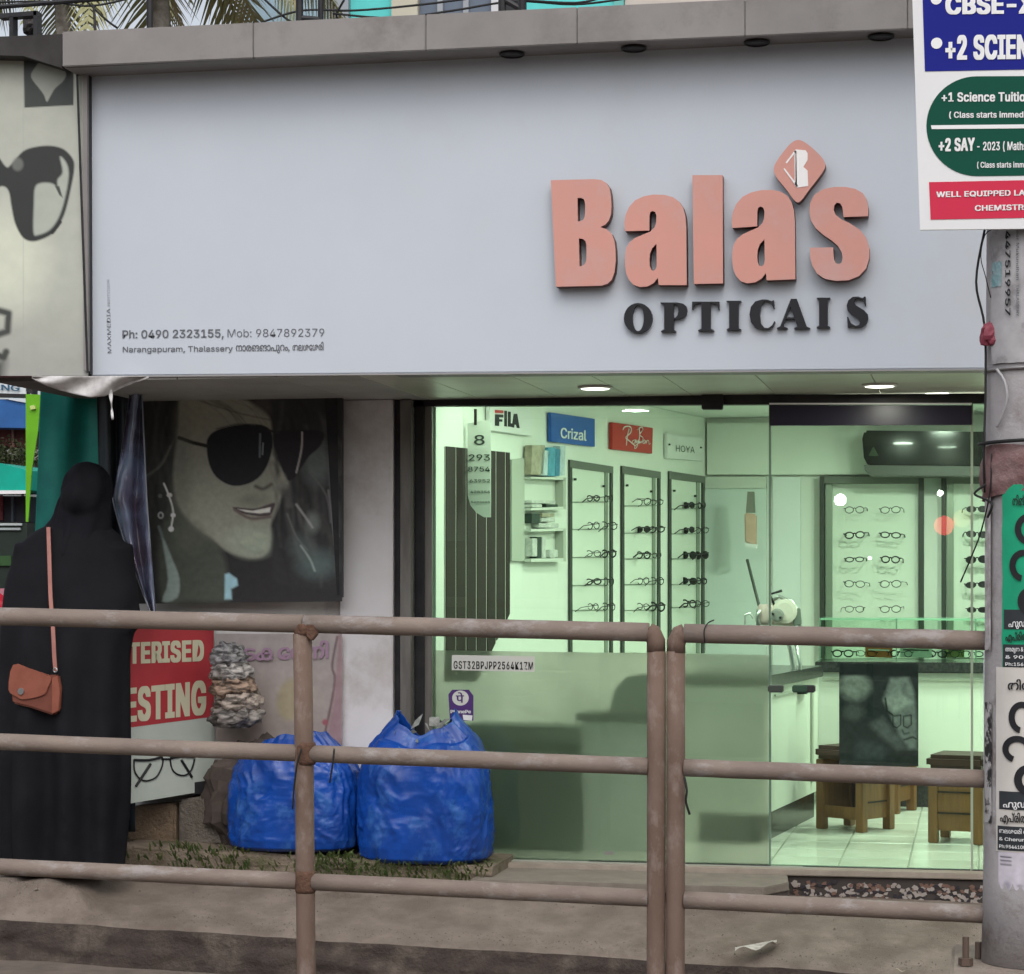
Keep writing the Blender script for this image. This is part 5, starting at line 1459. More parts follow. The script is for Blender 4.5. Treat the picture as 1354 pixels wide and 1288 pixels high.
# weld beads and pointed lugs at the junction
weld = mat('weld_rust', (.14,.075,.05), .9, c2=(.09,.05,.035), scale=30, bump=.5)
for k in (0, 1, 2):
    for par, x in [(mf, 402 if k == 0 else 404)]:
        c_ = P(x, yrail(k, x), YR)
        MB().lathe(c_ + Vector((0,0,-.036)), [(.0310,0),(.0335,.012),(.0335,.06),(.0310,.072)] if k else [(.031,0),(.0325,.01),(.0325,.03),(.031,.036)], 20).build('weld_collar', weld, par, smooth=True)
MB().slab(PY(YR-.034), [(404,826),(414,826),(420,838),(412,848),(405,842)], 0, .02).build('lug', weld, mf, bevel=.003)
# bits of wire
wire = mat('wire_black', (.015,.015,.015), .6)
def cable(name, label, pts, r=.004, m=None, n=6):
    o = MB().tube([Vector(p) for p in curve2([tuple(p) for p in pts], 5)], r, n).build(name, m or wire, smooth=True)
    tag(o, label, 'wire')
cable('tied_wire', 'black wire scrap dangling from the lone railing post', [P(399,990,YR-.045), P(393,1010,YR-.05), P(389,1040,YR-.045), P(387,1070,YR-.04)], .003)
cable('tied_wire', 'black wire scrap hanging just right of the lone railing post', [P(442,990,YR-.04), P(440,1010,YR-.045), P(436,1035,YR-.04)], .003)
cable('tied_wire', 'dark wire scrap hanging on the doubled railing posts', [P(905,1028,YR-.04), P(908,1045,YR-.05), P(907,1060,YR-.045), P(912,1077,YR-.04)], .004)
cable('tied_wire', 'thin wire looped round the top rail right of the doubled posts', [P(932,850,YR-.03), P(931,834,YR-.045), P(936,824,YR-.02), P(944,820,YR+.01)], .002)

# ------------------------------------------------------------------ UTILITY POLE
pc = P(1370, 1272, YR); pc = Vector((pc.x, YR, 0)); PRAD = .150
pole = thing('utility_pole', 'grey round utility pole on a concrete footing, plastered with posters', 'pole', (pc.x, YR, -.45))
zb_ = ZA(1300, 1276, YR - .1)
MB().lathe(Vector((pc.x, YR, zb_)), [(PRAD+.012,0),(PRAD+.006,.25),(PRAD,1.2),(PRAD-.004,2.2),(PRAD-.015,4.6),(PRAD-.02,6.5)], 40).build('shaft', mat('pole_grey', (.33,.31,.32), .7, c2=(.40,.38,.38), scale=6, bump=.25, bscale=60, c3=(.22,.19,.18), scale3=5), pole, smooth=True)
xl_ = XA(1256, YR - .3)
MB().box((xl_, YR-.30, -.6), (pc.x+.35, YR+.30, zb_-.002)).build('concrete_footing', mat('footing', (.27,.225,.19), .9, c2=(.20,.165,.14), scale=8, bump=.4), pole, bevel=.01)
bx = P(1277, 1262, YR - .12)
MB().lathe(Vector((bx.x, bx.y, zb_)), [(.010,0),(.010,.085)], 12).build('bolt', mat('bolt_rust', (.10,.07,.055), .7), pole)
MB().lathe(Vector((bx.x, bx.y, zb_+.001)), [(.022,0),(.022,.022)], 6).build('nut', MATS['bolt_rust'], pole)
bx2 = P(1298, 1262, YR + .02)
MB().lathe(Vector((bx2.x-.01, bx2.y, zb_)), [(.010,0),(.010,.05)], 12).build('bolt', MATS['bolt_rust'], pole)
F2 = Vector((pc.x, YR, 0)).normalized(); R2 = Vector((F2.y, -F2.x, 0))
def cyl(x, y, off=.0):
    """picture point -> point wrapped on the pole; x measures along the wrap from where it shows"""
    s = (x - 1370) / (FPX / (YR / ray(1370, 770).y))     # metres to the right of the axis
    r = PRAD + .004 + off
    a = max(-1.25, min(1.25, math.asin(max(-.985, min(.985, s / r)))))
    z = ZC + (YH - y) / (FPX / ((YR - .12) / ray(x, 770).y))
    base = R2 * math.sin(a) * r - F2 * math.cos(a) * r
    return Vector((pc.x, YR, z)) + base
def wrap_paper(name, label, x0, x1, y0, y1, m, cat='poster', lift=0.0, tear=1.5, canvas=None, group=None):
    t = thing(name, label, cat, cyl((x0+x1)/2, y1, lift), group)
    if canvas is not None:
        finish('paper', canvas.mesh(lambda x, y: cyl(x, y, lift)), printmat('paper_print', .7), t, smooth=True)
    else:
        def fn(u, v):
            x = x0 + (x1 - x0) * u + (tear * noise.noise(Vector((v * 9, 0, y0))) if u < .1 else 0)
            return cyl(x, y0 + (y1 - y0) * v + tear * .6 * noise.noise(Vector((u*6, v, 3))), lift + .0015 * noise.noise(Vector((u*5, v*8, y0))))
        MB().grid(fn, 22, 24).build('paper', m, t, smooth=True, recalc=False)
    return t
PG = 'posters wrapped round the utility pole'
pw = mat('poster_white', (.52,.50,.47), .7, c2=(.46,.43,.40), scale=7); pg_ = mat('poster_green', (.01,.33,.17), .6, c2=(.01,.28,.15), scale=9)
pt = lambda lift: (lambda x, y, o=0: cyl(x, y, lift + .003 + o))
t = wrap_paper('notice', 'weathered white notice with upright phone number below the tuition board', 1312, 1425, 300, 480, mat('paper_old', (.42,.41,.42), .8, c2=(.30,.29,.30), scale=10, c3=(.16,.15,.15), scale3=5), lift=.001, tear=4, group=PG)
text('447519957', 1331, 306, 1331, 418, 9, pt(.001), M['black_print'], t, bold=.02, hdir=(1, 0))
text('Near Mukundhan', 1345, 300, 1345, 372, 5, pt(.001), M['print_grey'], t, bold=.01, hdir=(1, 0))
text('THALASSERY', 1345, 378, 1345, 420, 5, pt(.001), M['print_grey'], t, bold=.01, hdir=(1, 0))
wrap_paper('notice', 'small torn teal scrap of paper on the pole beside the phone number', 1313, 1326, 345, 378, mat('paper_teal', (.12,.30,.33), .7, c2=(.35,.38,.4), scale=12), lift=.003, tear=3, group=PG)
o = crumple('plastic_scrap', mat('maroon_scrap', (.20,.04,.06), .5), cyl(1312, 455, .0), .03, .02, .035, 2.2, .4, 'small maroon plastic scrap caught on the left of the pole', 'scrap', 20)
t = wrap_paper('poster', 'bright green poster with big black letters wrapped on the pole', 1327, 1425, 641, 884, pg_, lift=.002, group=PG)
text('തിങ്ങ', 1340, 669, 1362, 668, 12, pt(.002), M['black_print'], t, bold=.025)
def ring_glyph(t, cx, cy, rx, ry, wd, a0, a1, lift, m=None):
    pts = [(cx + rx*math.cos(R(a)), cy + ry*math.sin(R(a))) for a in range(a0, a1+1, 12)]
    b = MB(); n = len(pts)
    for i, (x, y) in enumerate(pts):
        a = R(a0 + i * 12)
        for k in (-1, 1): b.v.append(cyl(x + k*wd*.5*math.cos(a), y + k*wd*.5*math.sin(a), lift + .0035))
    for i in range(n - 1): b.f.append((2*i, 2*i+1, 2*i+3, 2*i+2))
    b.build('large_letter', m or M['black_print'], t, recalc=False)
ring_glyph(t, 1362, 700, 15, 17, 8, 90, 360, .002)
ring_glyph(t, 1354, 748, 14, 17, 8, 100, 330, .002)
ring_glyph(t, 1362, 795, 11, 14, 9, 90, 300, .002)
def boxpatch(t, x0, x1, y0, y1, lift, m, nm='text_box'):
    MB().grid(lambda u, v: cyl(x0+(x1-x0)*u, y0+(y1-y0)*v, lift), 12, 4).build(nm, m, t, smooth=True, recalc=False)
dkb = mat('poster_dark', (.03,.035,.04), .6)
boxpatch(t, 1329, 1420, 806, 832, .0035, dkb); text('ഫുഡ്', 1335, 829, 1360, 828, 9, pt(.004), M['white'], t, bold=.02)
text('എപ്രിൽ', 1331, 847, 1360, 846, 10, pt(.002), M['black_print'], t, bold=.03)
boxpatch(t, 1328, 1420, 852, 882, .0035, dkb)
for k, s_ in enumerate(['അമൃത &', '& 90', 'Ph:156']): text(s_, 1331, 861 + k*9.5, 1354, 861 + k*9.5, 6, pt(.004), M['white'], t, bold=.015)
t = wrap_paper('poster', 'cream poster with big black letters just below the green poster', 1319, 1425, 882, 1126, mat('poster_cream', (.60,.57,.53), .7, c2=(.54,.51,.47), scale=7), lift=.0028, group=PG)
text('തിര', 1334, 912, 1362, 911, 12, pt(.003), M['black_print'], t, bold=.025)
ring_glyph(t, 1352, 948, 13, 17, 8, 100, 350, .003); ring_glyph(t, 1346, 990, 15, 14, 8, 110, 360, .003); ring_glyph(t, 1360, 1030, 13, 15, 10, 100, 300, .003)
boxpatch(t, 1323, 1420, 1046, 1070, .0043, dkb); text('ഫുഡ്', 1328, 1067, 1362, 1066, 9, pt(.005), M['white'], t, bold=.02)
text('എപ്രിൽ', 1324, 1086, 1360, 1086, 11, pt(.003), M['black_print'], t, bold=.03)
boxpatch(t, 1321, 1420, 1092, 1124, .0043, dkb)
for k, s_ in enumerate(['തലശേരി അമ', '& Cherunery', 'Ph:9544100000']): text(s_, 1323, 1101 + k*9.8, 1368, 1101 + k*9.8, 6, pt(.005), M['white'], t, bold=.015)
c = Canvas(1322, 1118, 1425, 1281, 1.5, (196,190,200))
c.grain(.15, 12)
for e in [(1333,1171,5,6),(1338,1200,8,5),(1336,1232,9,9),(1347,1222,8,8),(1332,1255,5,4),(1345,1257,6,5),(1350,1170,4,2)]: c.ell(*e, (92,90,112), .9, .55)
c.stroke(curve2([(1333,1178),(1336,1195),(1330,1215),(1345,1235),(1338,1255)],4), 2, (90,88,110), 2, .6)
for k in range(3): c.stroke([(1325,1133+k*5),(1338,1133+k*5)], 1.8, (70,68,76), 1.5)
c.poly([(1352,1140),(1370,1140),(1362,1270),(1350,1250)], (176,172,176), 8, .6)
t = wrap_paper('poster', 'washed out grey violet poster at the foot of the pole', 1322, 1425, 1118, 1281, None, lift=.002, canvas=c, group=PG)
# bare peeling strip on the pole's left edge
wrap_paper('paper_strip', 'long peeling white paper strip down the left edge of the pole', 1303.5, 1312, 650, 860, mat('paper_peel', (.55,.52,.52), .7, c2=(.25,.22,.22), scale=18), 'paper', .004, 5, group=PG)
wrap_paper('paper_strip', 'torn black and white paper strip low on the left edge of the pole', 1303.5, 1313, 930, 1090, mat('paper_peel2', (.45,.43,.43), .7, c2=(.03,.03,.03), scale=16, fmin=.47, fmax=.53), 'paper', .004, 5, group=PG)
# metal bands, rag and cables
for y, lb in [(487,'thin steel strap round the pole at the height of the shop sign bottom')]:
    ra = PRAD + .004; zz_ = cyl(1340, y).z
    b = MB(); b.tube([Vector((pc.x + ra*math.cos(6.2832*i/40), YR + ra*math.sin(6.2832*i/40), zz_)) for i in range(41)], .005, 6, caps=False)
    tag(b.build('strap_band', mat('band', (.30,.29,.29), .4, metal=.6), smooth=True), lb, 'strap')
rag = mat('maroon_rag', (.17,.085,.085), .9, c2=(.25,.17,.165), scale=10, bump=.5, bscale=30)
zz0 = cyl(1340, 640).z; zz1 = cyl(1340, 592).z
def ragf(u, v):
    a = 6.2832 * u; r = PRAD + .008 + .008 * math.sin(math.pi * v) + .014 * noise.noise(Vector((u * 14, v * 3, 1)))
    z = zz0 + (zz1 - zz0) * v + .05 * (math.cos(a - .3)) * (1 - v) + .012 * math.sin(a * 2)
    return Vector((pc.x + r * math.cos(a), YR + r * math.sin(a), z))
tag(MB().grid(ragf, 72, 14).build('tied_rag', rag, smooth=True), 'faded maroon rag tied round the pole above the green poster', 'rag')
cb = []
for i in range(24):
    a = math.pi + .2 + i * .13
    cb.append(Vector((pc.x + (PRAD+.022)*math.cos(a), YR + (PRAD+.022)*math.sin(a), zz1 + .015 + .012*i/24)))
cable('black_cable', 'black cable wound round the pole just above the rag', cb, .006)
cable('black_cable', 'thin black cable running down the left side of the pole past the sign', [cyl(1304,300,.01), cyl(1302,370,.02)+Vector((-.02,0,0)), cyl(1304,430,.01), cyl(1305,520,.008), cyl(1303,600,.02), cyl(1304,650,.01)], .004)
cable('grey_cable', 'short grey cable curling on the pole below the steel strap', [cyl(1320,488,.008), cyl(1330,505,.012), cyl(1333,528,.012), cyl(1326,552,.01), cyl(1320,564,.008)], .0045, mat('cable_grey', (.35,.34,.35), .5))
cable('black_cable', 'slack black wire hanging in front of the right display board', [P(1311,600,6.9), P(1309,650,6.9), P(1298,700,6.95), P(1285,735,6.98), P(1270,770,7.0)], .0025)
cable('black_cable', 'tangled black wire ends at the pole edge above the green poster', [cyl(1306,640,.02), cyl(1300,652,.03)+Vector((-.02,0,0)), cyl(1306,660,.02), cyl(1314,668,.02), cyl(1308,684,.02)], .004)
cable('thin_cord', 'thin cord arching out from the pole over the white sign', [cyl(1313,302,.01), P(1302,312,6.85), P(1297,340,6.85), P(1303,365,6.85), cyl(1312,392,.01)], .0015)

# ------------------------------------------------------------------ TUITION BOARD
TP = PY(YR - .185)
tb = thing('tuition_board', 'white tuition advertisement board with blue, green and pink panels, fixed to the pole', 'sign', TP.hit(1330, 303))
def sk(x, y): return (x + (y / 300) * 10 * 0, y)
XRr = 1590
MB().slab(TP, [(1201,-160),(XRr,-172),(XRr,300),(1216.5,304)], 0, .012).build('board', mat('board_white', (.70,.70,.70), .45, c2=(.66,.66,.67), scale=3), tb)
tpl = lambda x, y, o=.0: TP.hit(x, y, .0012 + o)
MB().slab(TP, [(1216,-120),(XRr-20,-125),(XRr-20,88),(1223,94.5)], .0016, .0012).build('blue_panel', mat('ad_blue', (.013,.018,.21), .7, spec=.12), tb)
MB().slab(TP, [(1292 + 67*math.cos(R(a)), 167 - 66*math.sin(R(a))) for a in range(90, 271, 6)] + [(XRr-60,230),(XRr-40,200),(XRr-38,160),(XRr-45,120),(XRr-62,100)], .0016, .0012).build('green_panel', mat('ad_green', (.006,.07,.045), .7, spec=.12), tb)
MB().slab(TP, [(1228.5,241),(XRr-20,234),(XRr-20,284),(1230.5,290.5)], .0016, .0012).build('pink_panel', mat('ad_pink', (.56,.035,.075), .7, spec=.12), tb)
MB().slab(TP, [(1231,166),(XRr-60,163),(XRr-60,168.5),(1232,171)], .003, .0012).build('divider', M['white'], tb)
wp_ = M['white']
text('CBSE-X', 1250, 18.5, 1368, 17.3, 33, tpl, wp_, tb, bold=(.052,.02), spacing=1.08, off=.002)
text('+2 SCIENCE', 1250, 78.5, 1392, 76.7, 43, tpl, wp_, tb, bold=(.052,.02), spacing=1.08, off=.002)
for x, y in [(1238.5,57.5),(1238,-1)]:
    c_ = tpl(x, y, .002)
    fr = [c_ + Vector((.0165*math.cos(a*.3927), 0, .0165*math.sin(a*.3927))) for a in range(16)]
    MB().prism(fr, [p + Vector((0,.001,0)) for p in fr]).build('bullet', wp_, tb)
text('+1 Science Tuition', 1245, 134.5, 1363, 134, 16.5, tpl, wp_, tb, bold=(.03,.015), spacing=1.04, off=.002)
text('( Class starts immediately )', 1255, 156, 1386, 155.5, 11, tpl, wp_, tb, bold=(.024,.01), spacing=1.04, off=.002)
text('+2 SAY', 1241, 200, 1289, 199, 23, tpl, wp_, tb, bold=(.045,.02), spacing=1.06, off=.002)
text('- 2023 ( Maths )', 1292, 199, 1363, 198.5, 15.5, tpl, wp_, tb, bold=(.024,.01), spacing=1.04, off=.002)
text('( Class starts immediately )', 1292, 222, 1386, 221.5, 10.5, tpl, wp_, tb, bold=(.024,.01), spacing=1.04, off=.002)
text('WELL EQUIPPED LAB', 1238, 261, 1363, 258.3, 10, tpl, wp_, tb, bold=(.03,.015), spacing=1.04, off=.002)
text('CHEMISTRY', 1289, 279, 1362, 277.5, 10, tpl, wp_, tb, bold=(.03,.015), spacing=1.04, off=.002)
for y in (-60, 120, 250):
    MB().slab(PY(YR-.172), [(1290,y),(1450,y),(1450,y+8),(1290,y+8)], 0, .03).build('mount_strip', M['dark_metal'], tb)

# ------------------------------------------------------------------ ROOF LINE AND BEHIND
rf2 = thing('roof_frame', 'dark rusty metal frame and struts standing on the parapet', 'frame', P(200, 40, 8.8))
RFP = 8.85
def bar(name, a, c_, r, par=rf2, m=M['dark_metal'], Y=RFP):
    MB().tube([P(*a, Y), P(*c_, Y)], r, 8).build(name, m, par)
bar('long_bar', (-60,14), (190,-6), .010); bar('strut', (198,38), (198,-60), .014); bar('strut', (126,40), (124,8), .006)
for x in (396, 424, 664, 690): bar('post', (x,28 if x < 500 else 18), (x,-80), .016 if x != 424 else .012)
bar('brace', (664,-2), (692,14), .012); bar('brace', (396,24), (424,26), .012)
bb = thing('neighbour_roof', 'dark roof beam and weathered brackets above the sunglasses panel', 'roof beam', P(30, 75, 8.75))
MB().slab(PY(8.62), [(-120,52),(10,48),(82,45),(82,90),(31,74),(-120,70)], 0, .3).build('beam', mat('beam_dark', (.045,.04,.04), .7, c2=(.03,.026,.026), scale=9), bb)
for q in [[(-2,18),(48,14),(48,20),(-2,24)], [(44,14),(49,14),(49,50),(44,50)], [(12,22),(17,22),(17,50),(12,50)], [(-30,24),(-24,24),(-24,55),(-30,55)]]:
    MB().slab(PY(8.7), q, 0, .05).build('bracket', M['dark_metal'], bb)
o = crumple('rooftop_box', mat('beam_dark2', (.04,.035,.035), .7), P(42, 46, 8.85), .035, .04, .045, 4.0, .3, 'small dark lamp housing on the neighbouring roof beam', 'lamp housing', 20)
wl = thing('overhead_wires', 'slack black wires strung along the roof line', 'wires', P(600, 20, 9.2))
for L in [[(340,-10),(380,26),(400,30)], [(115,2),(140,26),(155,37)], [(345,30),(400,14),(470,14),(560,6),(650,-6)], [(440,18),(520,24),(600,14),(680,2),(760,6),(830,-2)], [(690,0),(760,4),(800,-4)], [(455,0),(445,20),(452,30)],
          [(-20,4),(60,2),(120,8),(180,-4)]]:
    MB().tube([Vector(p) for p in curve2([tuple(P(x, y, 9.2 + i*.02)) for i, (x, y) in enumerate(L)], 5)], .005, 5).build('wire', wire, wl, smooth=True)
# rear building in turquoise and cream
rb_ = thing('painted_building', 'turquoise, cream and slate painted building behind the roof line', 'building', P(700, 60, 16))
BPl = 16.0
def strip(x0, x1, nm, col, o=0.0):
    a, c_ = XA(x0, BPl), XA(x1, BPl)
    MB().box((a+.002, BPl-o, -.61), (c_-.002, BPl+4, 6.4)).build(nm, mat('bw_%d' % x0, col, .7, c2=tuple(v*.88 for v in col), scale=2), rb_)
tq = (.12,.62,.60)
strip(437,463,'pilaster',(.35,.38,.42),.05); strip(463,520,'wall_panel',tq); strip(520,555,'pilaster',(.52,.49,.40),.06); strip(555,651,'window_wall',(.13,.16,.21)); strip(651,662,'pilaster',(.6,.6,.62),.05); strip(662,696,'doorway',(.03,.03,.035)); strip(696,812,'wall_panel',tq); strip(812,826,'pilaster',(.15,.45,.42),.04); strip(826,1250,'wall_panel',(.55,.50,.45))
strip(322,436,'wall_panel',(.30,.42,.50)); 
for x in (583, 617): MB().box((XA(x,BPl)-.02, BPl-.03, 2.6), (XA(x,BPl)+.02, BPl-.002, 6.4)).build('window_bar', mat('wbar', (.3,.32,.35), .5), rb_)
MB().box((XA(322,BPl)-.1, BPl-.3, 6.402), (XA(1250,BPl), BPl+4, 6.6)).build('roof_slab', M['grey_acp'], rb_)
cb_ = thing('distant_column', 'pale grey building corner seen between the palm leaves', 'building', P(115, 60, 20))
MB().box((XA(106,20), 20, -.6), (XA(126,20), 21, 5.9)).build('wall', mat('dc', (.5,.5,.52), .8), cb_)
MB().box((XA(106,20)-.05, 19.9, 5.902), (XA(126,20)+.05, 21.1, 6.0)).build('cornice', mat('dc', (.5,.5,.52), .8), cb_)
# coconut palms
def palm(name, label, px, py, Y, seed, n=22, L=2.2):
    c = P(px, py, Y); rg = random.Random(seed)
    t = thing(name, label, 'palm tree', (c.x, c.y, -.6), 'coconut palms behind the roof line')
    MB().tube([Vector((c.x+.3, c.y, -.6)), Vector((c.x+.15, c.y, c.z*.5)), c], [.12,.075,.06], 10).build('trunk', mat('palm_trunk', (.34,.31,.27), .9, c2=(.13,.11,.085), scale=10, bump=.4), t, smooth=True)
    lm = [mat('palm_leaf', (.20,.21,.09), .5, c2=(.34,.32,.17), scale=3), mat('palm_leaf_dry', (.28,.23,.12), .6, c2=(.20,.17,.08), scale=3)]
    for k in range(n):
        az = 6.28318 * k / n + rg.uniform(-.2,.2); el = rg.uniform(-.1, .9); l = L * rg.uniform(.8,1.1)
        d = Vector((math.cos(az), math.sin(az), 0)); pts = []
        for i in range(15):
            s = i / 14
            pts.append(c + d * (l * s * (.95 - .25*s)) + Vector((0,0, l * (math.sin(el) * s - (.55 + .5*rg.random()*0 + .3*math.cos(el)) * s * s))))
        b = MB(); b.tube(pts, [.022*(1-i/16) for i in range(15)], 5)
        for i in range(1, 14):
            for q in range(4):
                f_ = (i + q / 4) ; i0 = int(f_); i1 = min(14, i0 + 1); p = pts[i0].lerp(pts[i1], f_ - i0); tan_ = (pts[i1] - pts[i0-1]).normalized()
                for sd_ in (-1, 1):
                    side = d.cross(Vector((0,0,1))) * sd_
                    ll = .5 * math.sin(math.pi * min(1, (i + q/4) / 15 * .9 + .1)) * rg.uniform(.8,1.15)
                    tip = p + (side * .75 + tan_ * .5 + Vector((0,0,-.45 - .3*rg.random()))).normalized() * ll
                    w_ = tan_ * .018
                    md = p.lerp(tip, .5) + Vector((0,0,.03))
                    b.add([p - w_, p + w_, md + w_*.8, tip, md - w_*.8], [(0,1,2,3,4)])
        b.build('frond', lm[0 if rg.random() < .7 else 1], t, recalc=False)
palm('palm_tree', 'coconut palm with yellowish fronds drooping over the roof line at upper left', 205, -130, 14.5, 4, 13, 2.1)
palm('palm_tree', 'second coconut palm crown showing behind the dark bracket at far left', 78, -100, 17.5, 9, 9, 1.7)

# ------------------------------------------------------------------ STREET AT FAR LEFT
t = thing('street_sign', 'white street sign in a dark frame ending in ING at the far left', 'sign', P(10, 520, 14))
MB().slab(PY(14), [(-150,494),(35,502),(35,521),(-150,516)], 0, .06).build('board', mat('ing_white', (.6,.64,.66), .5), t)
MB().slab(PY(14), [(-150,516),(42,521.5),(42,526),(-150,521)], .01, .08).build('frame', M['dark_metal'], t)
MB().slab(PY(14), [(35.2,497),(45,499),(44,522),(35.2,518)], .01, .08).build('frame', M['dark_metal'], t)
text('WASHING', -60, 513, 26, 517, 10.5, lambda x, y, o=0: P(x, y, 13.99 - o), mat('ing_blue', (.03,.10,.17), .5), t, bold=.02)
def simple(name, label, cat, quad, Y, col, t_=.05, rough=.6, parts=()):
    t = thing(name, label, cat, P((quad[0][0]+quad[2][0])/2, quad[2][1], Y))
    MB().slab(PY(Y), quad, 0, t_).build('panel', mat(name + '_m%d' % Y, col, rough, c2=tuple(v*.8 for v in col), scale=5), t)
    for nm, q, cl in parts: MB().slab(PY(Y), q, .02, .02).build(nm, mat(name + nm + '%d' % q[0][1], cl, .6), t)
simple('shade_canopy', 'blue canopy with a white scalloped top in the far left street', 'canopy', [(-120,528),(36,528),(36,566),(-120,563)], 18, (.03,.13,.38), .6, parts=[('white_edge', [(-120,519),(36,521),(36,533),(14,529),(0,524),(-120,526)], (.6,.65,.7))])
simple('brown_wall', 'red brown wall with a pale pipe below the blue canopy', 'wall', [(-120,564),(36,566),(36,592),(-120,590)], 18.3, (.13,.035,.03), .3, parts=[('pipe', [(16,566),(18.5,566),(20,592),(17.5,592)], (.35,.2,.15))])
for lb, px, py, sd_ in [('low dark green shrub under the red brown wall, left one', 2, 618, 1), ('low dark green shrub under the red brown wall, right one', 30, 622, 2)]:
    rg = random.Random(sd_); t = thing('shrub', lb, 'shrub', P(px, py, 17.6), 'shrubs in the far left street')
    c_ = P(px, py-16, 17.6); b = MB()
    for k in range(500):
        d = Vector((rg.gauss(0,.09), rg.gauss(0,.1), rg.gauss(0,.06))); p = c_ + d; u = Vector((rg.uniform(-1,1), rg.uniform(-1,1), rg.uniform(-1,1))).normalized()*.03; v_ = Vector((rg.uniform(-1,1), rg.uniform(-1,1), rg.uniform(-1,1))).normalized()*.018
        b.add([p, p+u*.5+v_, p+u, p+u*.5-v_], [(0,1,2,3)])
    b.build('foliage', mat('shrub_leaf', (.03,.045,.015), .7, c2=(.06,.07,.03), scale=10), t, recalc=False)
    MB().tube([Vector((c_.x, c_.y, -.1)), c_], [.02,.01], 6).build('stem', M['dwood'], t)
simple('teal_awning', 'bright teal awning with a white lower edge at the far left', 'awning', [(-140,612),(0,612.5),(37,622),(37,648),(-140,650)], 15.5, (.0,.40,.29), .8, .5, parts=[('white_valance', [(-140,649),(36,648.5),(36,653),(-140,655)], (.75,.8,.8))])
simple('lime_banner', 'narrow lime green banner hanging beside the dark green tarpaulin', 'banner', [(34,521),(54,522),(50,570),(42,620),(37,690),(34,690)], 13, (.14,.42,.01), .01, .5, parts=[('pale_spot', [(41,537),(47,536),(48,541),(42,542)], (.5,.6,.2))])
simple('shop_counter', 'dark stall front with reddish and green goods under the teal awning', 'stall', [(-140,656),(34,656),(34,690),(-140,690)], 15.9, (.02,.03,.04), .4, parts=[('post', [(16,656),(19,656),(19,690),(16,690)], (.06,.1,.12)), ('red_goods', [(-10,656),(5,656),(5,688),(-10,688)], (.12,.03,.035))])
# parked car, mostly hidden
car = thing('parked_car', 'parked red car at the far left mostly hidden behind the woman', 'car', P(-60, 800, 14.5))
cx0 = P(-80, 790, 14.5); zc_ = -.05
cp = [(-1.7,.25),(-1.75,.6),(-1.6,.78),(-.95,.86),(-.5,1.22),(.65,1.25),(1.15,.9),(1.65,.82),(1.75,.6),(1.72,.25)]
fr = [Vector((cx0.x + x, 13.9, zc_ + z)) for x, z in cp]; bk = [Vector((cx0.x + x, 15.4, zc_ + z)) for x, z in cp]
MB().prism(fr, bk).build('body', mat('car_red', (.42,.02,.04), .25, coat=.6), car, bevel=.05)
for q in [[(-.85,.88),(-.48,1.15),(.02,1.17),(.02,.88)], [(.07,.88),(.07,1.17),(.6,1.17),(.98,.9)]]:
    f0 = [Vector((cx0.x + x, 13.895, zc_ + z)) for x, z in q]; MB().prism(f0, [p + Vector((0,.05,0)) for p in f0]).build('side_window', M['black'], car)
for sx in (-1.1, 1.1):
    c_ = Vector((cx0.x + sx, 13.95, zc_ + .3)); n = 20
    for r, nm, m_, y0 in [(.3,'tyre',M['black'],-.06),(.18,'rim',M['chrome'],-.075)]:
        f0 = [c_ + Vector((r*math.cos(6.2832*i/n), y0, r*math.sin(6.2832*i/n))) for i in range(n)]
        MB().prism(f0, [p + Vector((0,.2,0)) for p in f0]).build(nm, m_, car)
simple('far_stall', 'dim stall with green vegetables behind the parked car', 'stall', [(-160,691),(36,691),(36,800),(-160,800)], 17.2, (.03,.045,.035), .3, parts=[('shelf_board', [(-160,690),(30,691),(30,695),(-160,694)], (.5,.55,.55)), ('shelf_board', [(-160,698),(28,698),(28,701),(-160,701)], (.4,.45,.45)), ('green_goods', [(-10,735),(16,735),(16,748),(-10,748)], (.05,.12,.04))])
# far backdrop of shop fronts across the side lane
fb_ = thing('far_buildings', 'row of dim shop fronts closing the lane at the far left', 'building', P(-40, 800, 24))
MB().box((-22, 24, -.6), (-7, 26, 2.6)).build('wall', mat('far_wall', (.16,.17,.17), .8), fb_)
MB().box((-22, 23.9, 2.602), (-7, 26, 2.8)).build('roof_slab', M['grey_acp'], fb_)
# soft crumpled leftovers on the pavement
for lb, px, py, zoff in [('tiny dry leaf lying on the pavement left of the lone post', 60, 1172, 0), ('tiny dry leaf lying on the pavement below the right rail', 1025, 1232, 0), ('tiny dry leaf lying near the kerb edge at far right', 1190, 1250, 0)]:
    p = PZ(px, py, -.16); p.z = pavez(p.x, min(9.9, max(8.95, p.y))) + .004
    o = MB().grid(lambda u, v: p + Vector(((u-.5)*.05, (v-.5)*.025*math.sin(math.pi*u), .006*math.sin(u*7))), 6, 3).build('dry_leaf', mat('dry_leaf', (.34,.28,.22), .8), smooth=True); tag(o, lb, 'leaf')

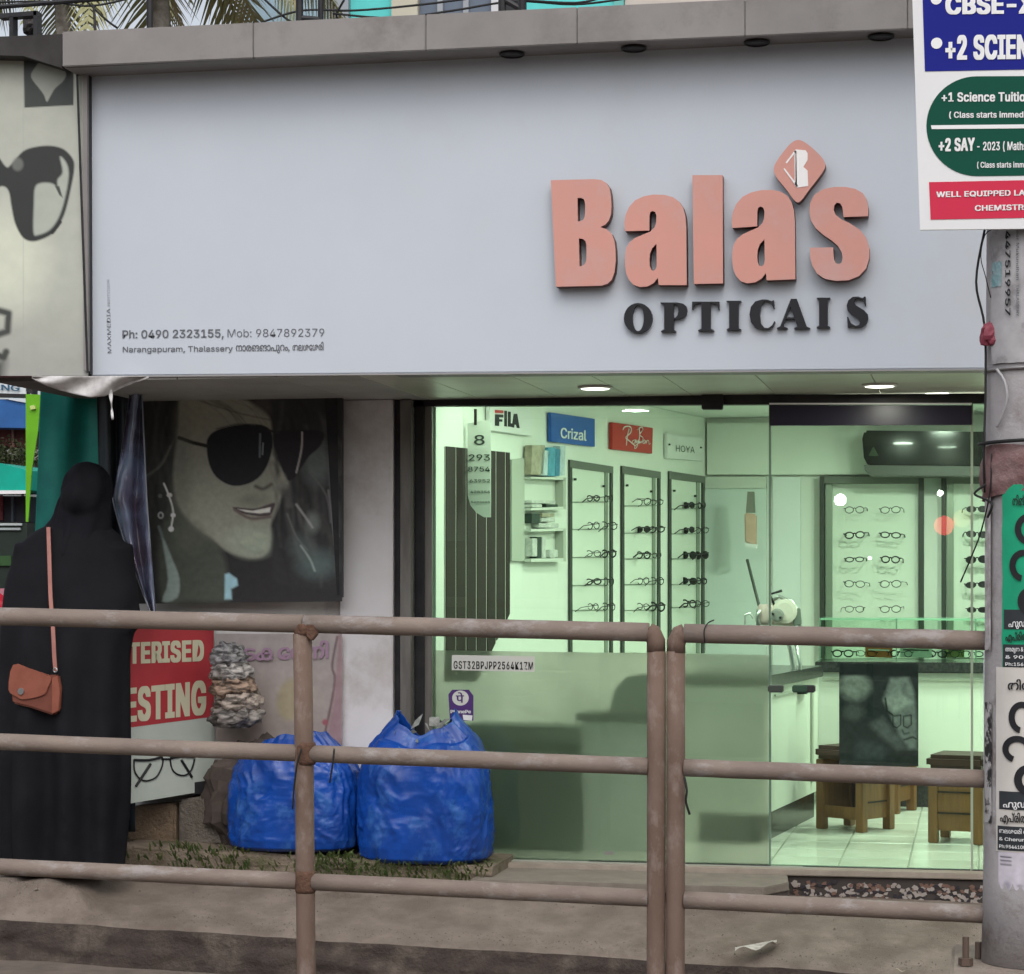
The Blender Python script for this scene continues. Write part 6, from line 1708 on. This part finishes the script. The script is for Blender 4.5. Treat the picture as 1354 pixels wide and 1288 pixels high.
# ------------------------------------------------------------------ ACROSS THE ROAD (what the glass faces and what closes off the low sky)
for k, (x0, x1, h_, cl, lb) in enumerate([(-34,-17,4.2,(.34,.32,.29),'long beige two storey building across the road, far left'), (-16.5,-6,4.8,(.26,.27,.29),'grey three storey building across the road, behind the camera left'),
                           (-5.5,4.5,3.8,(.34,.28,.23),'brown shop house across the road, straight behind the camera'), (5,15,4.6,(.28,.29,.26),'greenish building across the road, behind the camera right'), (15.5,32,4.0,(.34,.33,.33),'pale low building across the road, far right')]):
    t = thing('street_building', lb, 'building', ((x0+x1)/2, -10, -.4), 'buildings across the road')
    MB().box((x0, -18, -.6), (x1, -10, h_)).build('wall', mat('opp_%d' % k, cl, .85, c2=tuple(v*.75 for v in cl), scale=1), t)
    MB().box((x0-.2, -18.2, h_+.002), (x1+.2, -9.6, h_+.25)).build('roof_slab', M['grey_acp'], t)
    n_w = int((x1 - x0) / 2.4)
    for r_i in range(int((h_ - .6) // 2.7)):
        for i in range(n_w):
            xx = x0 + (i + .5) * (x1 - x0) / n_w; z0 = .3 + r_i * 2.7
            MB().box((xx-.55, -9.995, z0), (xx+.55, -9.95, z0+1.5)).build('window', M['black'], t)

# lit street lamps on the far side of the road, mirrored in the shop glass
for px, py, r, col, es, lb in [(1111,661,.075,(1,1,.95),40,'lit white street lamp across the road, nearest the corner'), (1150,738,.022,(1,1,.95),40,'small lit white lamp across the road, low one'), (1243,652,.04,(1,1,.95),40,'lit white street lamp across the road beside the red light'),
                               (1248,695,.12,(1.0,.05,.07),9,'round red lit sign globe across the road'), (1272,686,.11,(.8,.6,.25),2.2,'round amber lit sign globe across the road')]:
    v_ = P(px, py, 28.0); c_ = Vector((v_.x, -8.0, v_.z))
    t = thing('street_lamp', lb, 'street lamp', (c_.x, c_.y, -.42), 'lit lamps across the road')
    b = MB(); b.lathe(c_, [(max(.001, r * math.cos(math.pi*(j/10-.5))), r * math.sin(math.pi*(j/10-.5))) for j in range(11)], 16)
    b.build('globe', mat('globe_%d' % px, col, .5, emit=col, estr=es), t, smooth=True)
    MB().tube([Vector((c_.x, c_.y, -.42)), Vector((c_.x, c_.y, c_.z - r*.97))], .04, 8).build('pole', M['dark_metal'], t)
